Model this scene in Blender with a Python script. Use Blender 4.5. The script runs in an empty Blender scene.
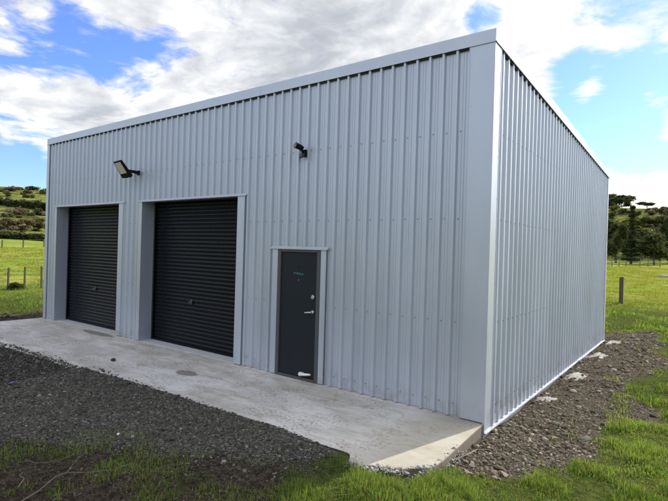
import bpy, bmesh, math, random
import numpy as np
from mathutils import Matrix, Vector

S = bpy.context.scene
COL = S.collection
rng = np.random.default_rng(7)
random.seed(7)

# ------------------------------------------------------------------ camera numbers (photo 668 x 501)
FPX, YAW, PITCH, ROLL = 493.91, -0.64648, -0.00223, 0.0292
CAM = np.array([2.101, -5.895, 2.0646])
_f = np.array([math.sin(YAW) * math.cos(PITCH), math.cos(YAW) * math.cos(PITCH), math.sin(PITCH)])
_r = np.array([math.cos(YAW), -math.sin(YAW), 0.0])
_u = np.cross(_r, _f)
RIGHT = _r * math.cos(ROLL) + _u * math.sin(ROLL)
UP = -_r * math.sin(ROLL) + _u * math.cos(ROLL)
FWD = _f


def pix_dir(u, v):
    d = FWD * FPX + RIGHT * (u - 334) + UP * (250.5 - v)
    return d / np.linalg.norm(d)


# shed dimensions (metres); near corner at the origin, front along -X facing -Y, side along +Y facing +X
W, D, HF, HB, ZB = 12.04, 8.77, 4.79, 4.295, -0.10
SUN_AZ = math.radians(14.0)      # clockwise from +Y
SUN_EL = math.radians(33.0)


# ------------------------------------------------------------------ noise
def _hash(ix, iy, s):
    n = (ix.astype(np.int64) * 374761393 + iy.astype(np.int64) * 668265263 + s * 1442695041) & 0xFFFFFFFF
    n = ((n ^ (n >> 13)) * 1274126177) & 0xFFFFFFFF
    return ((n ^ (n >> 16)) & 0xFFFF) / 65535.0


def vnoise(x, y, s=0):
    x = np.asarray(x, float); y = np.asarray(y, float)
    ix = np.floor(x); iy = np.floor(y); fx = x - ix; fy = y - iy
    fx = fx * fx * (3 - 2 * fx); fy = fy * fy * (3 - 2 * fy)
    a = _hash(ix, iy, s); b = _hash(ix + 1, iy, s); c = _hash(ix, iy + 1, s); d = _hash(ix + 1, iy + 1, s)
    return (a * (1 - fx) + b * fx) * (1 - fy) + (c * (1 - fx) + d * fx) * fy


def fbm(x, y, o=4, s=0):
    t = 0; a = 0.5; n = 0
    for i in range(o):
        t = t + a * vnoise(x * 2 ** i, y * 2 ** i, s + i * 17); n += a; a *= 0.5
    return t / n


def sst(a, b, x):
    t = np.clip((x - a) / (b - a), 0, 1)
    return t * t * (3 - 2 * t)


def sdf(px, py, poly):
    px = np.asarray(px, float); py = np.asarray(py, float)
    d = np.full(px.shape, 1e9); ins = np.zeros(px.shape, bool)
    n = len(poly)
    for i in range(n):
        ax, ay = poly[i]; bx, by = poly[(i + 1) % n]
        ex, ey = bx - ax, by - ay
        t = np.clip(((px - ax) * ex + (py - ay) * ey) / (ex * ex + ey * ey), 0, 1)
        d = np.minimum(d, np.hypot(px - ax - t * ex, py - ay - t * ey))
        c = ((ay > py) != (by > py)) & (px < (bx - ax) * (py - ay) / (by - ay + 1e-12) + ax)
        ins ^= c
    return np.where(ins, -d, d)


GRAVEL = [(-13.5, -1.9), (-9, -1.95), (-6.9, -1.9), (-4.1, -1.8), (-2.2, -1.72), (-1.35, -1.75), (-0.8, -1.82), (-0.72, -2.0),
          (-1.0, -2.25), (-1.6, -2.5), (-1.9, -2.75), (-2.9, -3.15), (-3.7, -3.8), (-6, -5.4), (-13.5, -10)]
DIRT = [(-0.6, 9.3), (-0.6, 0.1), (-0.25, -1.2), (-0.05, -1.3), (0.25, -1.2), (0.56, -0.98), (0.85, -0.66), (1.12, -0.62), (1.22, 0.1), (1.2, 0.8),
        (1.32, 1.5), (1.62, 1.75), (1.66, 2.4), (1.28, 2.75), (1.05, 3.6), (1.1, 4.4), (1.65, 5.6), (1.75, 6.3), (1.4, 7.6), (1.25, 9.0), (0.8, 11.4),
        (0.3, 10.7), (-0.1, 10.0), (-3, 10.2), (-3, 9.3)]
LEFTSOIL = [(-14.1, -9), (-11.8, -9), (-11.8, 10), (-14.1, 9)]
SOIL = [(-0.95, -2.05), (-1.7, -2.2), (-2.7, -2.6), (-3.5, -3.2), (-6, -4.6), (-6, -12), (0, -12), (-0.2, -4.5), (-0.75, -3.0)]


def terrain(x, y):
    x = np.asarray(x, float); y = np.asarray(y, float)
    dx = x - CAM[0]; dy = y - CAM[1]
    d = np.hypot(dx, dy)
    az = np.degrees(np.arctan2(dx, dy))
    k = sst(-62, -12, az)
    zb = 2.75 * (1 - k) + 1.3 * k
    zt = 23.0 * (1 - k) + 22.6 * k
    back = 1 - sst(75, 115, np.abs(az + 37))
    back = back * 0.15 + 0.85
    t1 = np.clip((d - 25) / 80, 0, 1)
    t2 = np.clip((d - 105) / 135, 0, 1); t2 = t2 * t2 * (3 - 2 * t2) * 0.45 + t2 * 0.55
    z = -0.1 + (zb + 0.1) * t1 * t1 ** 0.15 + (zt - zb) * t2
    z = z - 0.055 * np.clip(d - 265, 0, None)
    z = -0.1 + (z + 0.1) * back
    amp = sst(110, 200, d) * 2.6 * back
    z = z + (fbm(x / 38, y / 38, 3, 5) - 0.5) * amp * 2 * (1 - 0.5 * sst(215, 250, d))
    z = z + (fbm(x / 3.1, y / 3.1, 3, 2) - 0.5) * 0.12 * sst(3, 14, np.hypot(np.maximum(x, 0) + np.maximum(-12 - x, 0), np.maximum(y - 8.7, 0) + np.maximum(-y, 0)))
    return z


def near_height(x, y):
    """terrain + the made ground round the slab"""
    z = terrain(x, y)
    g = sst(0.25, -0.25, sdf(x, y, GRAVEL))
    z = z * (1 - g) + (-0.018 + 0.034 * sst(-2.6, -1.95, y) + 0.03 * (fbm(x * 1.7, y * 1.7, 2, 9) - 0.5)) * g
    dd = sst(0.2, -0.2, sdf(x, y, DIRT))
    z = z + dd * ((fbm(x * 2.3, y * 2.3, 4, 3) - 0.5) * 0.09 - 0.01)
    z = z + 0.075 * sst(1.0, 0.2, np.hypot((x + 0.4) * .75, y + 2.0))
    z = z - 0.05 * sst(0.22, 0.02, x) * ((x > -0.3) & (y > -0.1) & (y < 8.9))
    so = sst(0.3, -0.3, np.minimum(sdf(x, y, SOIL), sdf(x, y, LEFTSOIL)))
    z = z + so * (fbm(x * 2.9, y * 2.9, 4, 4) - 0.5) * 0.10
    # clear of the slab and the floor
    inside = (x < 0.0) & (x > -12.1) & (y > -1.75) & (y < 8.7)
    z = np.where(inside, np.minimum(z, -0.09), z)
    return z


def masks(x, y):
    n1 = (fbm(x * 2.2, y * 2.2, 4, 21) - 0.5)
    n2 = (fbm(x * 0.9, y * 0.9, 4, 31) - 0.5)
    g = sst(0.05, -0.05, sdf(x, y, GRAVEL) + n1 * (0.10 + 0.3 * sst(-1.9, -2.3, y)))
    dt = sst(0.12, -0.12, sdf(x, y, DIRT) + n1 * 0.6)
    ls = sst(0.1, -0.1, sdf(x, y, LEFTSOIL) + n1 * 0.5)
    so = sst(0.25, -0.25, sdf(x, y, SOIL) + n1 * 0.5) 
    return g, np.maximum(dt, ls) * (1 - g), so * (1 - g)


# ------------------------------------------------------------------ mesh helpers
def mesh_np(name, V, F, mat=None, smooth=False, cols=None, parent=None):
    """V (n,3); F list of (k, array (m,k))"""
    me = bpy.data.meshes.new(name)
    V = np.ascontiguousarray(V, dtype=np.float32)
    me.vertices.add(len(V)); me.vertices.foreach_set('co', V.ravel())
    loops = np.concatenate([f.ravel() for f in F]).astype(np.int32)
    tot = np.concatenate([np.full(len(f), f.shape[1], np.int32) for f in F])
    st = np.concatenate([[0], np.cumsum(tot)[:-1]]).astype(np.int32)
    me.loops.add(len(loops)); me.loops.foreach_set('vertex_index', loops)
    me.polygons.add(len(tot)); me.polygons.foreach_set('loop_start', st); me.polygons.foreach_set('loop_total', tot)
    me.polygons.foreach_set('use_smooth', np.full(len(tot), smooth, bool))
    me.update(calc_edges=True)
    for an, arr in (cols or {}).items():
        a = me.color_attributes.new(an, 'FLOAT_COLOR', 'POINT')
        c = np.ones((len(V), 4), np.float32); c[:, :3] = arr
        a.data.foreach_set('color', c.ravel())
    o = bpy.data.objects.new(name, me); COL.objects.link(o)
    if mat: me.materials.append(mat)
    if parent: o.parent = parent
    return o


class MB:
    def __init__(s): s.v = []; s.f = []

    def add(s, vs, fs):
        b = len(s.v); s.v += [tuple(map(float, p)) for p in vs]; s.f += [tuple(i + b for i in f) for f in fs]

    def box(s, x0, x1, y0, y1, z0, z1):
        s.add([(x0, y0, z0), (x1, y0, z0), (x1, y1, z0), (x0, y1, z0), (x0, y0, z1), (x1, y0, z1), (x1, y1, z1), (x0, y1, z1)],
              [(0, 3, 2, 1), (4, 5, 6, 7), (0, 1, 5, 4), (1, 2, 6, 5), (2, 3, 7, 6), (3, 0, 4, 7)])

    def hexa(s, p):
        s.add(p, [(0, 3, 2, 1), (4, 5, 6, 7), (0, 1, 5, 4), (1, 2, 6, 5), (2, 3, 7, 6), (3, 0, 4, 7)])

    def tube(s, pts, rad, n=8, caps=True):
        pts = [Vector(p) for p in pts]
        if not isinstance(rad, (list, tuple)): rad = [rad] * len(pts)
        b = len(s.v); pv = None
        for i, p in enumerate(pts):
            t = (pts[min(i + 1, len(pts) - 1)] - pts[max(i - 1, 0)]).normalized()
            if pv is None:
                a = Vector((0, 0, 1)) if abs(t.z) < 0.9 else Vector((1, 0, 0))
                pv = t.cross(a).normalized()
            pv = (pv - t * pv.dot(t)).normalized(); q = t.cross(pv)
            for k in range(n):
                w = 2 * math.pi * k / n
                s.v.append(tuple(p + (pv * math.cos(w) + q * math.sin(w)) * rad[i]))
        for i in range(len(pts) - 1):
            for k in range(n):
                s.f.append((b + i * n + k, b + i * n + (k + 1) % n, b + (i + 1) * n + (k + 1) % n, b + (i + 1) * n + k))
        if caps:
            s.f.append(tuple(b + k for k in range(n))[::-1]); e = b + (len(pts) - 1) * n
            s.f.append(tuple(e + k for k in range(n)))

    def build(s, name, mat, parent=None, bevel=0, smooth=False):
        me = bpy.data.meshes.new(name); me.from_pydata(s.v, [], s.f)
        bm = bmesh.new(); bm.from_mesh(me)
        bmesh.ops.recalc_face_normals(bm, faces=bm.faces)
        if bevel:
            bmesh.ops.bevel(bm, geom=[e for e in bm.edges if e.is_manifold and e.calc_face_angle(0) > 0.6], offset=bevel, segments=2, affect='EDGES', clamp_overlap=True)
        for f in bm.faces: f.smooth = smooth
        bm.to_mesh(me); bm.free(); me.update()
        o = bpy.data.objects.new(name, me); COL.objects.link(o)
        if mat: me.materials.append(mat)
        if parent: o.parent = parent
        return o


def tag(o, label=None, cat=None, group=None, kind=None):
    if label: o['label'] = label
    if cat: o['category'] = cat
    if group: o['group'] = group
    if kind: o['kind'] = kind
    return o


def empty(name, loc=(0, 0, 0), **kw):
    o = bpy.data.objects.new(name, None); COL.objects.link(o); o.location = loc
    o.empty_display_size = 0.2
    return tag(o, **kw)


# ------------------------------------------------------------------ materials
class NT:
    def __init__(s, tree): s.t = tree; s.n = tree.nodes; s.l = tree.links

    def new(s, typ, ins=None, **props):
        nd = s.n.new(typ)
        for k, v in props.items(): setattr(nd, k, v)
        for k, v in (ins or {}).items(): s.put(nd.inputs[k], v)
        return nd

    def put(s, sock, v):
        if isinstance(v, bpy.types.NodeSocket): s.l.new(v, sock)
        else: sock.default_value = v

    def math(s, op, a, b=0.0, c=0.0, clamp=False):
        nd = s.n.new('ShaderNodeMath'); nd.operation = op; nd.use_clamp = clamp
        s.put(nd.inputs[0], a); s.put(nd.inputs[1], b); s.put(nd.inputs[2], c)
        return nd.outputs[0]

    def vmath(s, op, a, b=(0, 0, 0)):
        nd = s.n.new('ShaderNodeVectorMath'); nd.operation = op
        s.put(nd.inputs[0], a); s.put(nd.inputs[1], b)
        return nd.outputs['Value'] if op == 'DOT_PRODUCT' else nd.outputs[0]

    def noise(s, vec, scale, detail=4, rough=0.55, dist=0.0):
        nd = s.new('ShaderNodeTexNoise', {'Vector': vec, 'Scale': scale, 'Detail': detail, 'Roughness': rough, 'Distortion': dist})
        return nd.outputs['Fac']

    def ramp(s, fac, stops):
        nd = s.n.new('ShaderNodeValToRGB'); e = nd.color_ramp.elements
        while len(e) < len(stops): e.new(0.5)
        for el, (p, c) in zip(e, stops):
            el.position = p; el.color = (c, c, c, 1) if isinstance(c, (int, float)) else (*c, 1)
        s.put(nd.inputs[0], fac); return nd.outputs[0]

    def mr(s, v, a, b, c=0.0, d=1.0, smooth=True):
        nd = s.n.new('ShaderNodeMapRange'); nd.interpolation_type = 'SMOOTHSTEP' if smooth else 'LINEAR'
        s.put(nd.inputs['Value'], v); s.put(nd.inputs['From Min'], a); s.put(nd.inputs['From Max'], b)
        s.put(nd.inputs['To Min'], c); s.put(nd.inputs['To Max'], d); return nd.outputs[0]

    def mix(s, f, a, b, blend='MIX'):
        nd = s.n.new('ShaderNodeMix'); nd.data_type = 'RGBA'; nd.blend_type = blend
        s.put(nd.inputs[0], f)
        for i, v in ((6, a), (7, b)):
            if isinstance(v, (tuple, list)): v = (*v[:3], 1)
            s.put(nd.inputs[i], v)
        return nd.outputs[2]


def mat(name):
    m = bpy.data.materials.new(name); m.use_nodes = True
    t = NT(m.node_tree); b = t.n['Principled BSDF']
    return m, t, b


def objco(t): return t.new('ShaderNodeTexCoord').outputs['Object']


def bump(t, b, h, strength=0.3, dist=0.01):
    nd = t.new('ShaderNodeBump', {'Height': h, 'Strength': strength, 'Distance': dist})
    t.l.new(nd.outputs[0], b.inputs['Normal'])


def simple(name, col, rough=0.5, metal=0.0, var=0.12, scale=6.0, bumps=0.0, spec=0.5):
    m, t, b = mat(name); co = objco(t)
    n = t.noise(co, scale, 5)
    c = t.mix(n, tuple(x * (1 - var) for x in col), tuple(min(1, x * (1 + var)) for x in col))
    t.l.new(c, b.inputs['Base Color'])
    t.put(b.inputs['Roughness'], t.mr(t.noise(co, scale * 3, 3), 0.2, 0.8, rough * 0.85, min(1, rough * 1.15)))
    b.inputs['Metallic'].default_value = metal
    b.inputs['Specular IOR Level'].default_value = spec
    if bumps: bump(t, b, t.noise(co, scale * 8, 4), bumps)
    return m


def steel_mat(name, col):
    m, t, b = mat(name); co = objco(t)
    st = t.vmath('MULTIPLY', co, (1, 1, 0.15))
    n = t.noise(st, 2.2, 5); n2 = t.noise(co, 0.6, 3)
    f = t.math('ADD', t.math('MULTIPLY', n, 0.6), t.math('MULTIPLY', n2, 0.4))
    c = t.mix(t.mr(f, 0.3, 0.7), tuple(x * 0.93 for x in col), tuple(x * 1.05 for x in col))
    # splash-back dirt near the foot of the sheets
    z = t.new('ShaderNodeSeparateXYZ', {0: co}).outputs[2]
    dm = t.math('MULTIPLY', t.mr(z, 0.35, 0.0), t.mr(t.noise(co, 7, 5), 0.42, 0.75))
    c = t.mix(t.math('MULTIPLY', dm, 0.5), c, (0.30, 0.27, 0.22))
    t.l.new(c, b.inputs['Base Color'])
    t.put(b.inputs['Roughness'], t.mr(n, 0.3, 0.7, 0.36, 0.46))
    b.inputs['Metallic'].default_value = 0.4
    bump(t, b, t.noise(t.vmath('MULTIPLY', co, (1, 1, 0.3)), 2.2, 2), 0.22, 0.012)
    return m


STEEL = steel_mat('pale_steel', (0.475, 0.522, 0.585))
TRIM = steel_mat('trim_steel', (0.48, 0.527, 0.59))
ROOFM = simple('roof_steel', (0.5, 0.53, 0.57), 0.4, 0.3)
BLACKDOOR = simple('black_roller', (0.003, 0.004, 0.0062), 0.28, 0.0, 0.15, 3.0, spec=0.14)
CHAR = simple('charcoal_leaf', (0.018, 0.022, 0.027), 0.45, 0, 0.1, 2.0, spec=0.15)
FRAMEM = simple('dark_frame', (0.065, 0.068, 0.072), 0.45, 0, 0.1)
CHROME = simple('satin_metal', (0.72, 0.72, 0.70), 0.28, 1.0, 0.05)
WHITEM = simple('white_metal', (0.75, 0.75, 0.72), 0.4, 0, 0.05)
BLACK = simple('black_plastic', (0.005, 0.005, 0.006), 0.45, spec=0.2)
LENS = simple('pale_lens', (0.62, 0.60, 0.50), 0.18, 0, 0.04, 30)
LENSD = simple('dark_lens', (0.05, 0.05, 0.055), 0.1)
TEAL = simple('teal_print', (0.03, 0.24, 0.21), 0.5)
SCREW = simple('screw_washer', (0.17, 0.18, 0.20), 0.5, 0.3)  # galvanised screws coloured dark to carry the shade they sit in
RUBBER_SHADE = simple('seal_and_shade', (0.02, 0.02, 0.02), 0.7)
TIMBER = simple('weathered_timber', (0.085, 0.068, 0.048), 0.85, 0, 0.35, 9.0, 0.4)
PALETIMBER = simple('pale_timber', (0.17, 0.145, 0.105), 0.85, 0, 0.3, 9.0, 0.4)
WIRE = simple('fence_wire', (0.25, 0.25, 0.24), 0.5, 0.6)
TWIG = simple('dead_twig', (0.15, 0.125, 0.09), 0.8, 0, 0.3, 20)
BARK = simple('bark', (0.09, 0.075, 0.06), 0.9, 0, 0.3, 4, 0.5)


def attr_mat(name, rough=0.9, transl=0.0, spec=0.3, noise_scale=0, var=0.25):
    m, t, b = mat(name)
    a = t.new('ShaderNodeAttribute', attribute_name='Col').outputs['Color']
    if noise_scale:
        n = t.noise(objco(t), noise_scale, 4)
        a = t.mix(n, t.mix(1.0, a, (1 - var,) * 3, 'MULTIPLY'), t.mix(1.0, a, (1 + var,) * 3, 'MULTIPLY'))
    t.l.new(a, b.inputs['Base Color'])
    b.inputs['Roughness'].default_value = rough
    b.inputs['Specular IOR Level'].default_value = spec
    if transl:
        tr = t.new('ShaderNodeBsdfTranslucent', {'Color': t.mix(1.0, a, (1.15, 1.1, 0.6), 'MULTIPLY')})
        mx = t.new('ShaderNodeMixShader', {0: transl, 1: b.outputs[0], 2: tr.outputs[0]})
        t.l.new(mx.outputs[0], t.n['Material Output'].inputs['Surface'])
    return m


GRASSM = attr_mat('grass_blade', 0.7, 0.45, 0.10)
LEAFM = attr_mat('leaf', 0.8, 0.30, 0.05)
STONEM = attr_mat('stone', 0.95, 0, 0.12, 60, 0.3)


def ground_mat():
    m, t, b = mat('ground'); co = objco(t)
    a1 = t.new('ShaderNodeSeparateColor', {0: t.new('ShaderNodeAttribute', attribute_name='Mask').outputs['Color']})
    a2 = t.new('ShaderNodeSeparateColor', {0: t.new('ShaderNodeAttribute', attribute_name='Zone').outputs['Color']})
    nf = t.noise(co, 14, 6, 0.65); nm = t.noise(co, 1.6, 5, 0.6); nl = t.noise(co, 0.22, 5, 0.6); nh = t.noise(co, 0.07, 7, 0.65)
    fine = t.noise(co, 55, 5, 0.7)
    lush = t.mix(t.mr(nf, 0.3, 0.7), (0.030, 0.036, 0.013), (0.085, 0.100, 0.028))
    lush = t.mix(t.mr(nm, 0.5, 0.75, 0, 0.5), lush, (0.085, 0.105, 0.028))
    dry = t.mix(t.mr(t.noise(co, 0.5, 7, 0.7), 0.35, 0.65), (0.15, 0.19, 0.032), (0.27, 0.265, 0.060))
    dry = t.mix(t.mr(nl, 0.45, 0.65), dry, (0.14, 0.215, 0.028))
    hill = t.mix(t.mr(nh, 0.40, 0.58), (0.085, 0.095, 0.030), (0.175, 0.190, 0.048))
    hill = t.mix(t.mr(t.noise(co, 0.30, 7, 0.75), 0.47, 0.58), hill, (0.040, 0.046, 0.020))
    hill = t.mix(t.mr(t.noise(co, 0.05, 4, 0.6), 0.56, 0.66), hill, (0.16, 0.135, 0.070))
    g = t.mix(a2.outputs[0], lush, dry)
    g = t.mix(a2.outputs[1], g, hill)
    soil = t.mix(t.mr(fine, 0.3, 0.7), (0.040, 0.033, 0.024), (0.135, 0.112, 0.080))
    soil = t.mix(t.mr(nm, 0.4, 0.65, 0, 0.6), soil, (0.095, 0.080, 0.057))
    grav = t.mix(t.mr(fine, 0.35, 0.7), (0.014, 0.013, 0.012), (0.070, 0.066, 0.058))
    loam = t.mix(t.mr(nf, 0.3, 0.7), (0.024, 0.019, 0.013), (0.080, 0.064, 0.044))
    c = t.mix(a1.outputs[1], g, soil); c = t.mix(a1.outputs[2], c, loam); c = t.mix(a1.outputs[0], c, grav)
    t.l.new(c, b.inputs['Base Color'])
    b.inputs['Roughness'].default_value = 1.0; b.inputs['Specular IOR Level'].default_value = 0.0
    h = t.math('ADD', fine, t.math('MULTIPLY', nf, 2.0))
    bump(t, b, h, 0.8, 0.02)
    return m


def slab_mat():
    m, t, b = mat('concrete_slab'); co = objco(t)
    sep = t.new('ShaderNodeSeparateXYZ', {0: co}); X, Y = sep.outputs[0], sep.outputs[1]
    st = t.vmath('MULTIPLY', co, (0.5, 1.6, 1))
    n1 = t.noise(st, 1.3, 7, 0.65, 0.6); n2 = t.noise(co, 6, 7, 0.7); n3 = t.noise(st, 3.2, 6, 0.7, 1.0); fine = t.noise(co, 90, 4, 0.7)
    c = t.mix(t.mr(n1, 0.33, 0.66), (0.46, 0.44, 0.385), (0.66, 0.645, 0.60))
    c = t.mix(t.mr(n3, 0.48, 0.70, 0, 0.65), c, (0.35, 0.30, 0.225))
    c = t.mix(t.mr(n2, 0.56, 0.74, 0, 0.65), c, (0.25, 0.215, 0.165))
    speck = t.math('MULTIPLY', t.mr(t.noise(co, 24, 6, 0.8), 0.50, 0.60), t.mr(t.noise(co, 1.7, 4, 0.6), 0.42, 0.60))
    c = t.mix(t.math('MULTIPLY', speck, 0.9), c, (0.19, 0.145, 0.095))
    c = t.mix(t.mr(fine, 0.4, 0.75, 0, 0.35), c, (0.22, 0.20, 0.17))

    def spot(cx, cy, rx, ry, col, k):
        nonlocal c
        dx = t.math('DIVIDE', t.math('SUBTRACT', X, cx), rx); dy = t.math('DIVIDE', t.math('SUBTRACT', Y, cy), ry)
        r = t.math('ADD', t.math('ADD', t.math('MULTIPLY', dx, dx), t.math('MULTIPLY', dy, dy)), t.math('MULTIPLY', t.math('SUBTRACT', n2, 0.5), 2.2))
        c = t.mix(t.mr(r, 1.15, 0.75, 0, k), c, col)
    spot(-4.55, -0.93, 0.24, 0.13, (0.19, 0.175, 0.15), 0.9)
    spot(-8.9, -0.14, 0.7, 0.12, (0.19, 0.175, 0.145), 0.85)
    # darker buff painted into the rough right hand end, toning down the sunlit wedge
    c = t.mix(t.math('MULTIPLY', t.mr(X, -1.0, -0.25), t.mr(n1, 0.3, 0.6, 0.35, 0.8)), c, (0.25, 0.225, 0.16))
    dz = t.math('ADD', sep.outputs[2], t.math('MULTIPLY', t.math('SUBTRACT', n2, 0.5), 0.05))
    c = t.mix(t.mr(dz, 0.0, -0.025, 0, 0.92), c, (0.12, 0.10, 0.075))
    # hairline cracks and broom marks
    w = t.new('ShaderNodeTexVoronoi', {'Vector': t.vmath('ADD', co, (0.7, 0.3, 0)), 'Scale': 0.42}, feature='DISTANCE_TO_EDGE').outputs[0]
    c = t.mix(t.mr(w, 0.0035, 0.0, 0, 0.22), c, (0.12, 0.11, 0.095))
    t.l.new(c, b.inputs['Base Color'])
    t.put(b.inputs['Roughness'], t.mr(n2, 0.3, 0.7, 0.75, 0.95))
    b.inputs['Specular IOR Level'].default_value = 0.3
    bump(t, b, t.math('ADD', fine, t.math('MULTIPLY', n2, 1.5)), 0.35, 0.008)
    return m


GROUNDM = ground_mat()
SLABM = slab_mat()
FLOORM = simple('floor_concrete', (0.50, 0.51, 0.51), 0.7, 0, 0.12, 3, 0.15)
SPLAT = simple('splashed_concrete', (0.34, 0.325, 0.29), 0.95, 0, 0.6, 22, 0.9, 0.1)


# ------------------------------------------------------------------ world: sky and clouds
def build_world():
    w = bpy.data.worlds.new('World'); S.world = w; w.use_nodes = True
    t = NT(w.node_tree); bg = t.n['Background']
    sky = t.new('ShaderNodeTexSky', sky_type='NISHITA', sun_disc=False, sun_elevation=SUN_EL, sun_rotation=SUN_AZ,
                altitude=100, air_density=1.0, dust_density=0.25, ozone_density=1.6)
    dirn = t.new('ShaderNodeTexCoord').outputs['Generated']
    sep = t.new('ShaderNodeSeparateXYZ', {0: dirn})
    zc = t.math('ADD', t.math('MAXIMUM', sep.outputs[2], 0.0), 0.16)
    inv = t.math('DIVIDE', 1.0, zc)
    p = t.new('ShaderNodeCombineXYZ', {0: t.math('MULTIPLY', sep.outputs[0], inv), 1: t.math('MULTIPLY', sep.outputs[1], inv), 2: sep.outputs[2]}).outputs[0]

    def blobs(lst):
        tot = None
        for u, v, r, wt in lst:
            d = pix_dir(u, v); a = r / FPX
            dp = t.vmath('DOT_PRODUCT', dirn, tuple(d))
            x = t.mr(dp, math.cos(a * 1.5), math.cos(a * 0.3), 0, wt)
            tot = x if tot is None else t.math('ADD', tot, x)
        return tot
    cover = blobs([(48, 42, 38, -.27), (92, 64, 38, -.28), (130, 68, 28, -.25), (168, 46, 18, -.2), (8, 36, 20, -.2), (8, 8, 26, .16), (150, 18, 20, -.05), (100, 26, 22, .05), (178, 20, 14, -.06),
                   (20, 182, 22, -.34), (-60, 172, 70, -.3), (484, 14, 18, -.34), (592, 90, 30, -.32), (645, 90, 30, -.30), (560, 78, 20, -.12), (612, 150, 36, -.30), (668, 156, 36, -.30),
                   (645, 122, 24, .32), (592, 108, 18, .18), (632, 192, 26, .36), (684, 195, 20, .2), (560, 130, 20, -.12),
                   (10, 115, 60, .18), (90, 125, 56, .20), (230, 70, 110, .18), (380, 20, 110, .18), (590, 30, 66, .12), (530, 70, 30, .08)])
    dark = blobs([(250, 40, 120, .15), (20, 152, 60, .14), (360, 10, 90, .10), (110, 110, 30, .08), (20, 85, 30, -.2), (70, 130, 26, -.22), (150, 110, 30, -.15), (560, 50, 120, .10), (640, 130, 60, -.12), (632, 190, 40, -.3)])
    warp = t.new('ShaderNodeTexNoise', {'Vector': p, 'Scale': 1.3, 'Detail': 3.0}).outputs['Color']
    pw = t.vmath('ADD', p, t.vmath('MULTIPLY', t.vmath('SUBTRACT', warp, (0.5, 0.5, 0.5)), (0.5, 0.5, 0.5)))
    n = t.noise(pw, 1.9, 10, 0.60)
    sd = (math.sin(SUN_AZ) * 0.07, math.cos(SUN_AZ) * 0.07, 0)
    ns = t.noise(t.vmath('ADD', pw, sd), 1.9, 6, 0.58)
    dens = t.math('ADD', t.math('MULTIPLY_ADD', t.math('SUBTRACT', n, 0.5), 1.9, 0.55), cover)
    # unseen sky behind the viewer: cloud cover and brightness added to light the front wall
    anti = t.mr(t.vmath('DOT_PRODUCT', dirn, (-math.sin(SUN_AZ), -math.cos(SUN_AZ), 0.15)), 0.1, 0.8)
    dens = t.math('ADD', dens, t.math('MULTIPLY', anti, 0.08))
    alpha = t.mr(dens, 0.43, 0.66)
    relief = t.math('MULTIPLY', t.math('SUBTRACT', n, ns), 3.2)
    thick = t.mr(dens, 0.62, 1.05, 0, 0.30)
    br = t.math('SUBTRACT', t.math('ADD', t.math('SUBTRACT', 0.93, thick), relief), dark)
    # clouds near the sun's side of the sky are lit through
    sdir = (math.sin(SUN_AZ) * math.cos(SUN_EL), math.cos(SUN_AZ) * math.cos(SUN_EL), math.sin(SUN_EL))
    br = t.math('ADD', br, t.mr(t.vmath('DOT_PRODUCT', dirn, sdir), 0.5, 1.0, 0, 0.22))
    ccol = t.ramp(t.math('MULTIPLY', br, 1.0, clamp=True), [(0.0, (0.42, 0.47, 0.56)), (0.45, (0.62, 0.655, 0.72)), (0.8, (0.93, 0.95, 0.98)), (1.0, (1.16, 1.15, 1.14))])
    glow = t.mr(t.vmath('DOT_PRODUCT', dirn, sdir), 0.95, 1.0, CLOUD * 0.82, CLOUD * 2.4)
    side_fill = t.mr(t.vmath('DOT_PRODUCT', dirn, (math.sin(math.radians(52)) * .9, math.cos(math.radians(52)) * .9, .43)), .72, .97)   # unseen bright sky patch added out to the right to light the side wall
    glow = t.math('MULTIPLY', glow, t.math('MULTIPLY_ADD', side_fill, 2.5, 1.0)); dens = t.math('ADD', dens, t.math('MULTIPLY', side_fill, 0.3)); alpha = t.mr(dens, 0.43, 0.66)
    glow = t.math('MULTIPLY', glow, t.math('MULTIPLY_ADD', anti, 0.45, 1.0))
    ccol = t.mix(1.0, ccol, t.new('ShaderNodeCombineXYZ', {0: glow, 1: glow, 2: glow}).outputs[0], 'MULTIPLY')
    skc = t.mix(1.0, sky.outputs[0], SKYTINT, 'MULTIPLY')
    hz = t.mr(sep.outputs[2], -0.02, 0.0)
    col = t.mix(t.math('MULTIPLY', alpha, hz), skc, ccol)
    t.l.new(col, bg.inputs[0]); bg.inputs[1].default_value = 0.13


CLOUD, SKYTINT = 6.0, (0.68, 0.83, 1.30)
build_world()
sun = bpy.data.lights.new('sun', 'SUN'); sun.energy = 4.3; sun.angle = math.radians(0.55); sun.color = (1.0, 0.94, 0.84)
so_ = bpy.data.objects.new('sun', sun); COL.objects.link(so_)
sv = Vector((math.sin(SUN_AZ) * math.cos(SUN_EL), math.cos(SUN_AZ) * math.cos(SUN_EL), math.sin(SUN_EL)))
so_.rotation_euler = sv.to_track_quat('Z', 'Y').to_euler(); so_.location = (20, 60, 40)

cam = bpy.data.cameras.new('camera'); co_ = bpy.data.objects.new('camera', cam); COL.objects.link(co_)
cam.sensor_width = 36; cam.lens = 36 * FPX / 668; cam.clip_end = 3000; cam.clip_start = 0.05
M = Matrix(((RIGHT[0], UP[0], -FWD[0], CAM[0]), (RIGHT[1], UP[1], -FWD[1], CAM[1]), (RIGHT[2], UP[2], -FWD[2], CAM[2]), (0, 0, 0, 1)))
co_.matrix_world = M; S.camera = co_
S.view_settings.view_transform = 'Standard'; S.view_settings.look = 'None'; S.view_settings.exposure = 0.58
S.view_settings.gamma = 1.0; S.view_settings.use_curve_mapping = False
S.cycles.max_bounces = 8; S.cycles.use_denoising = True


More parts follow.
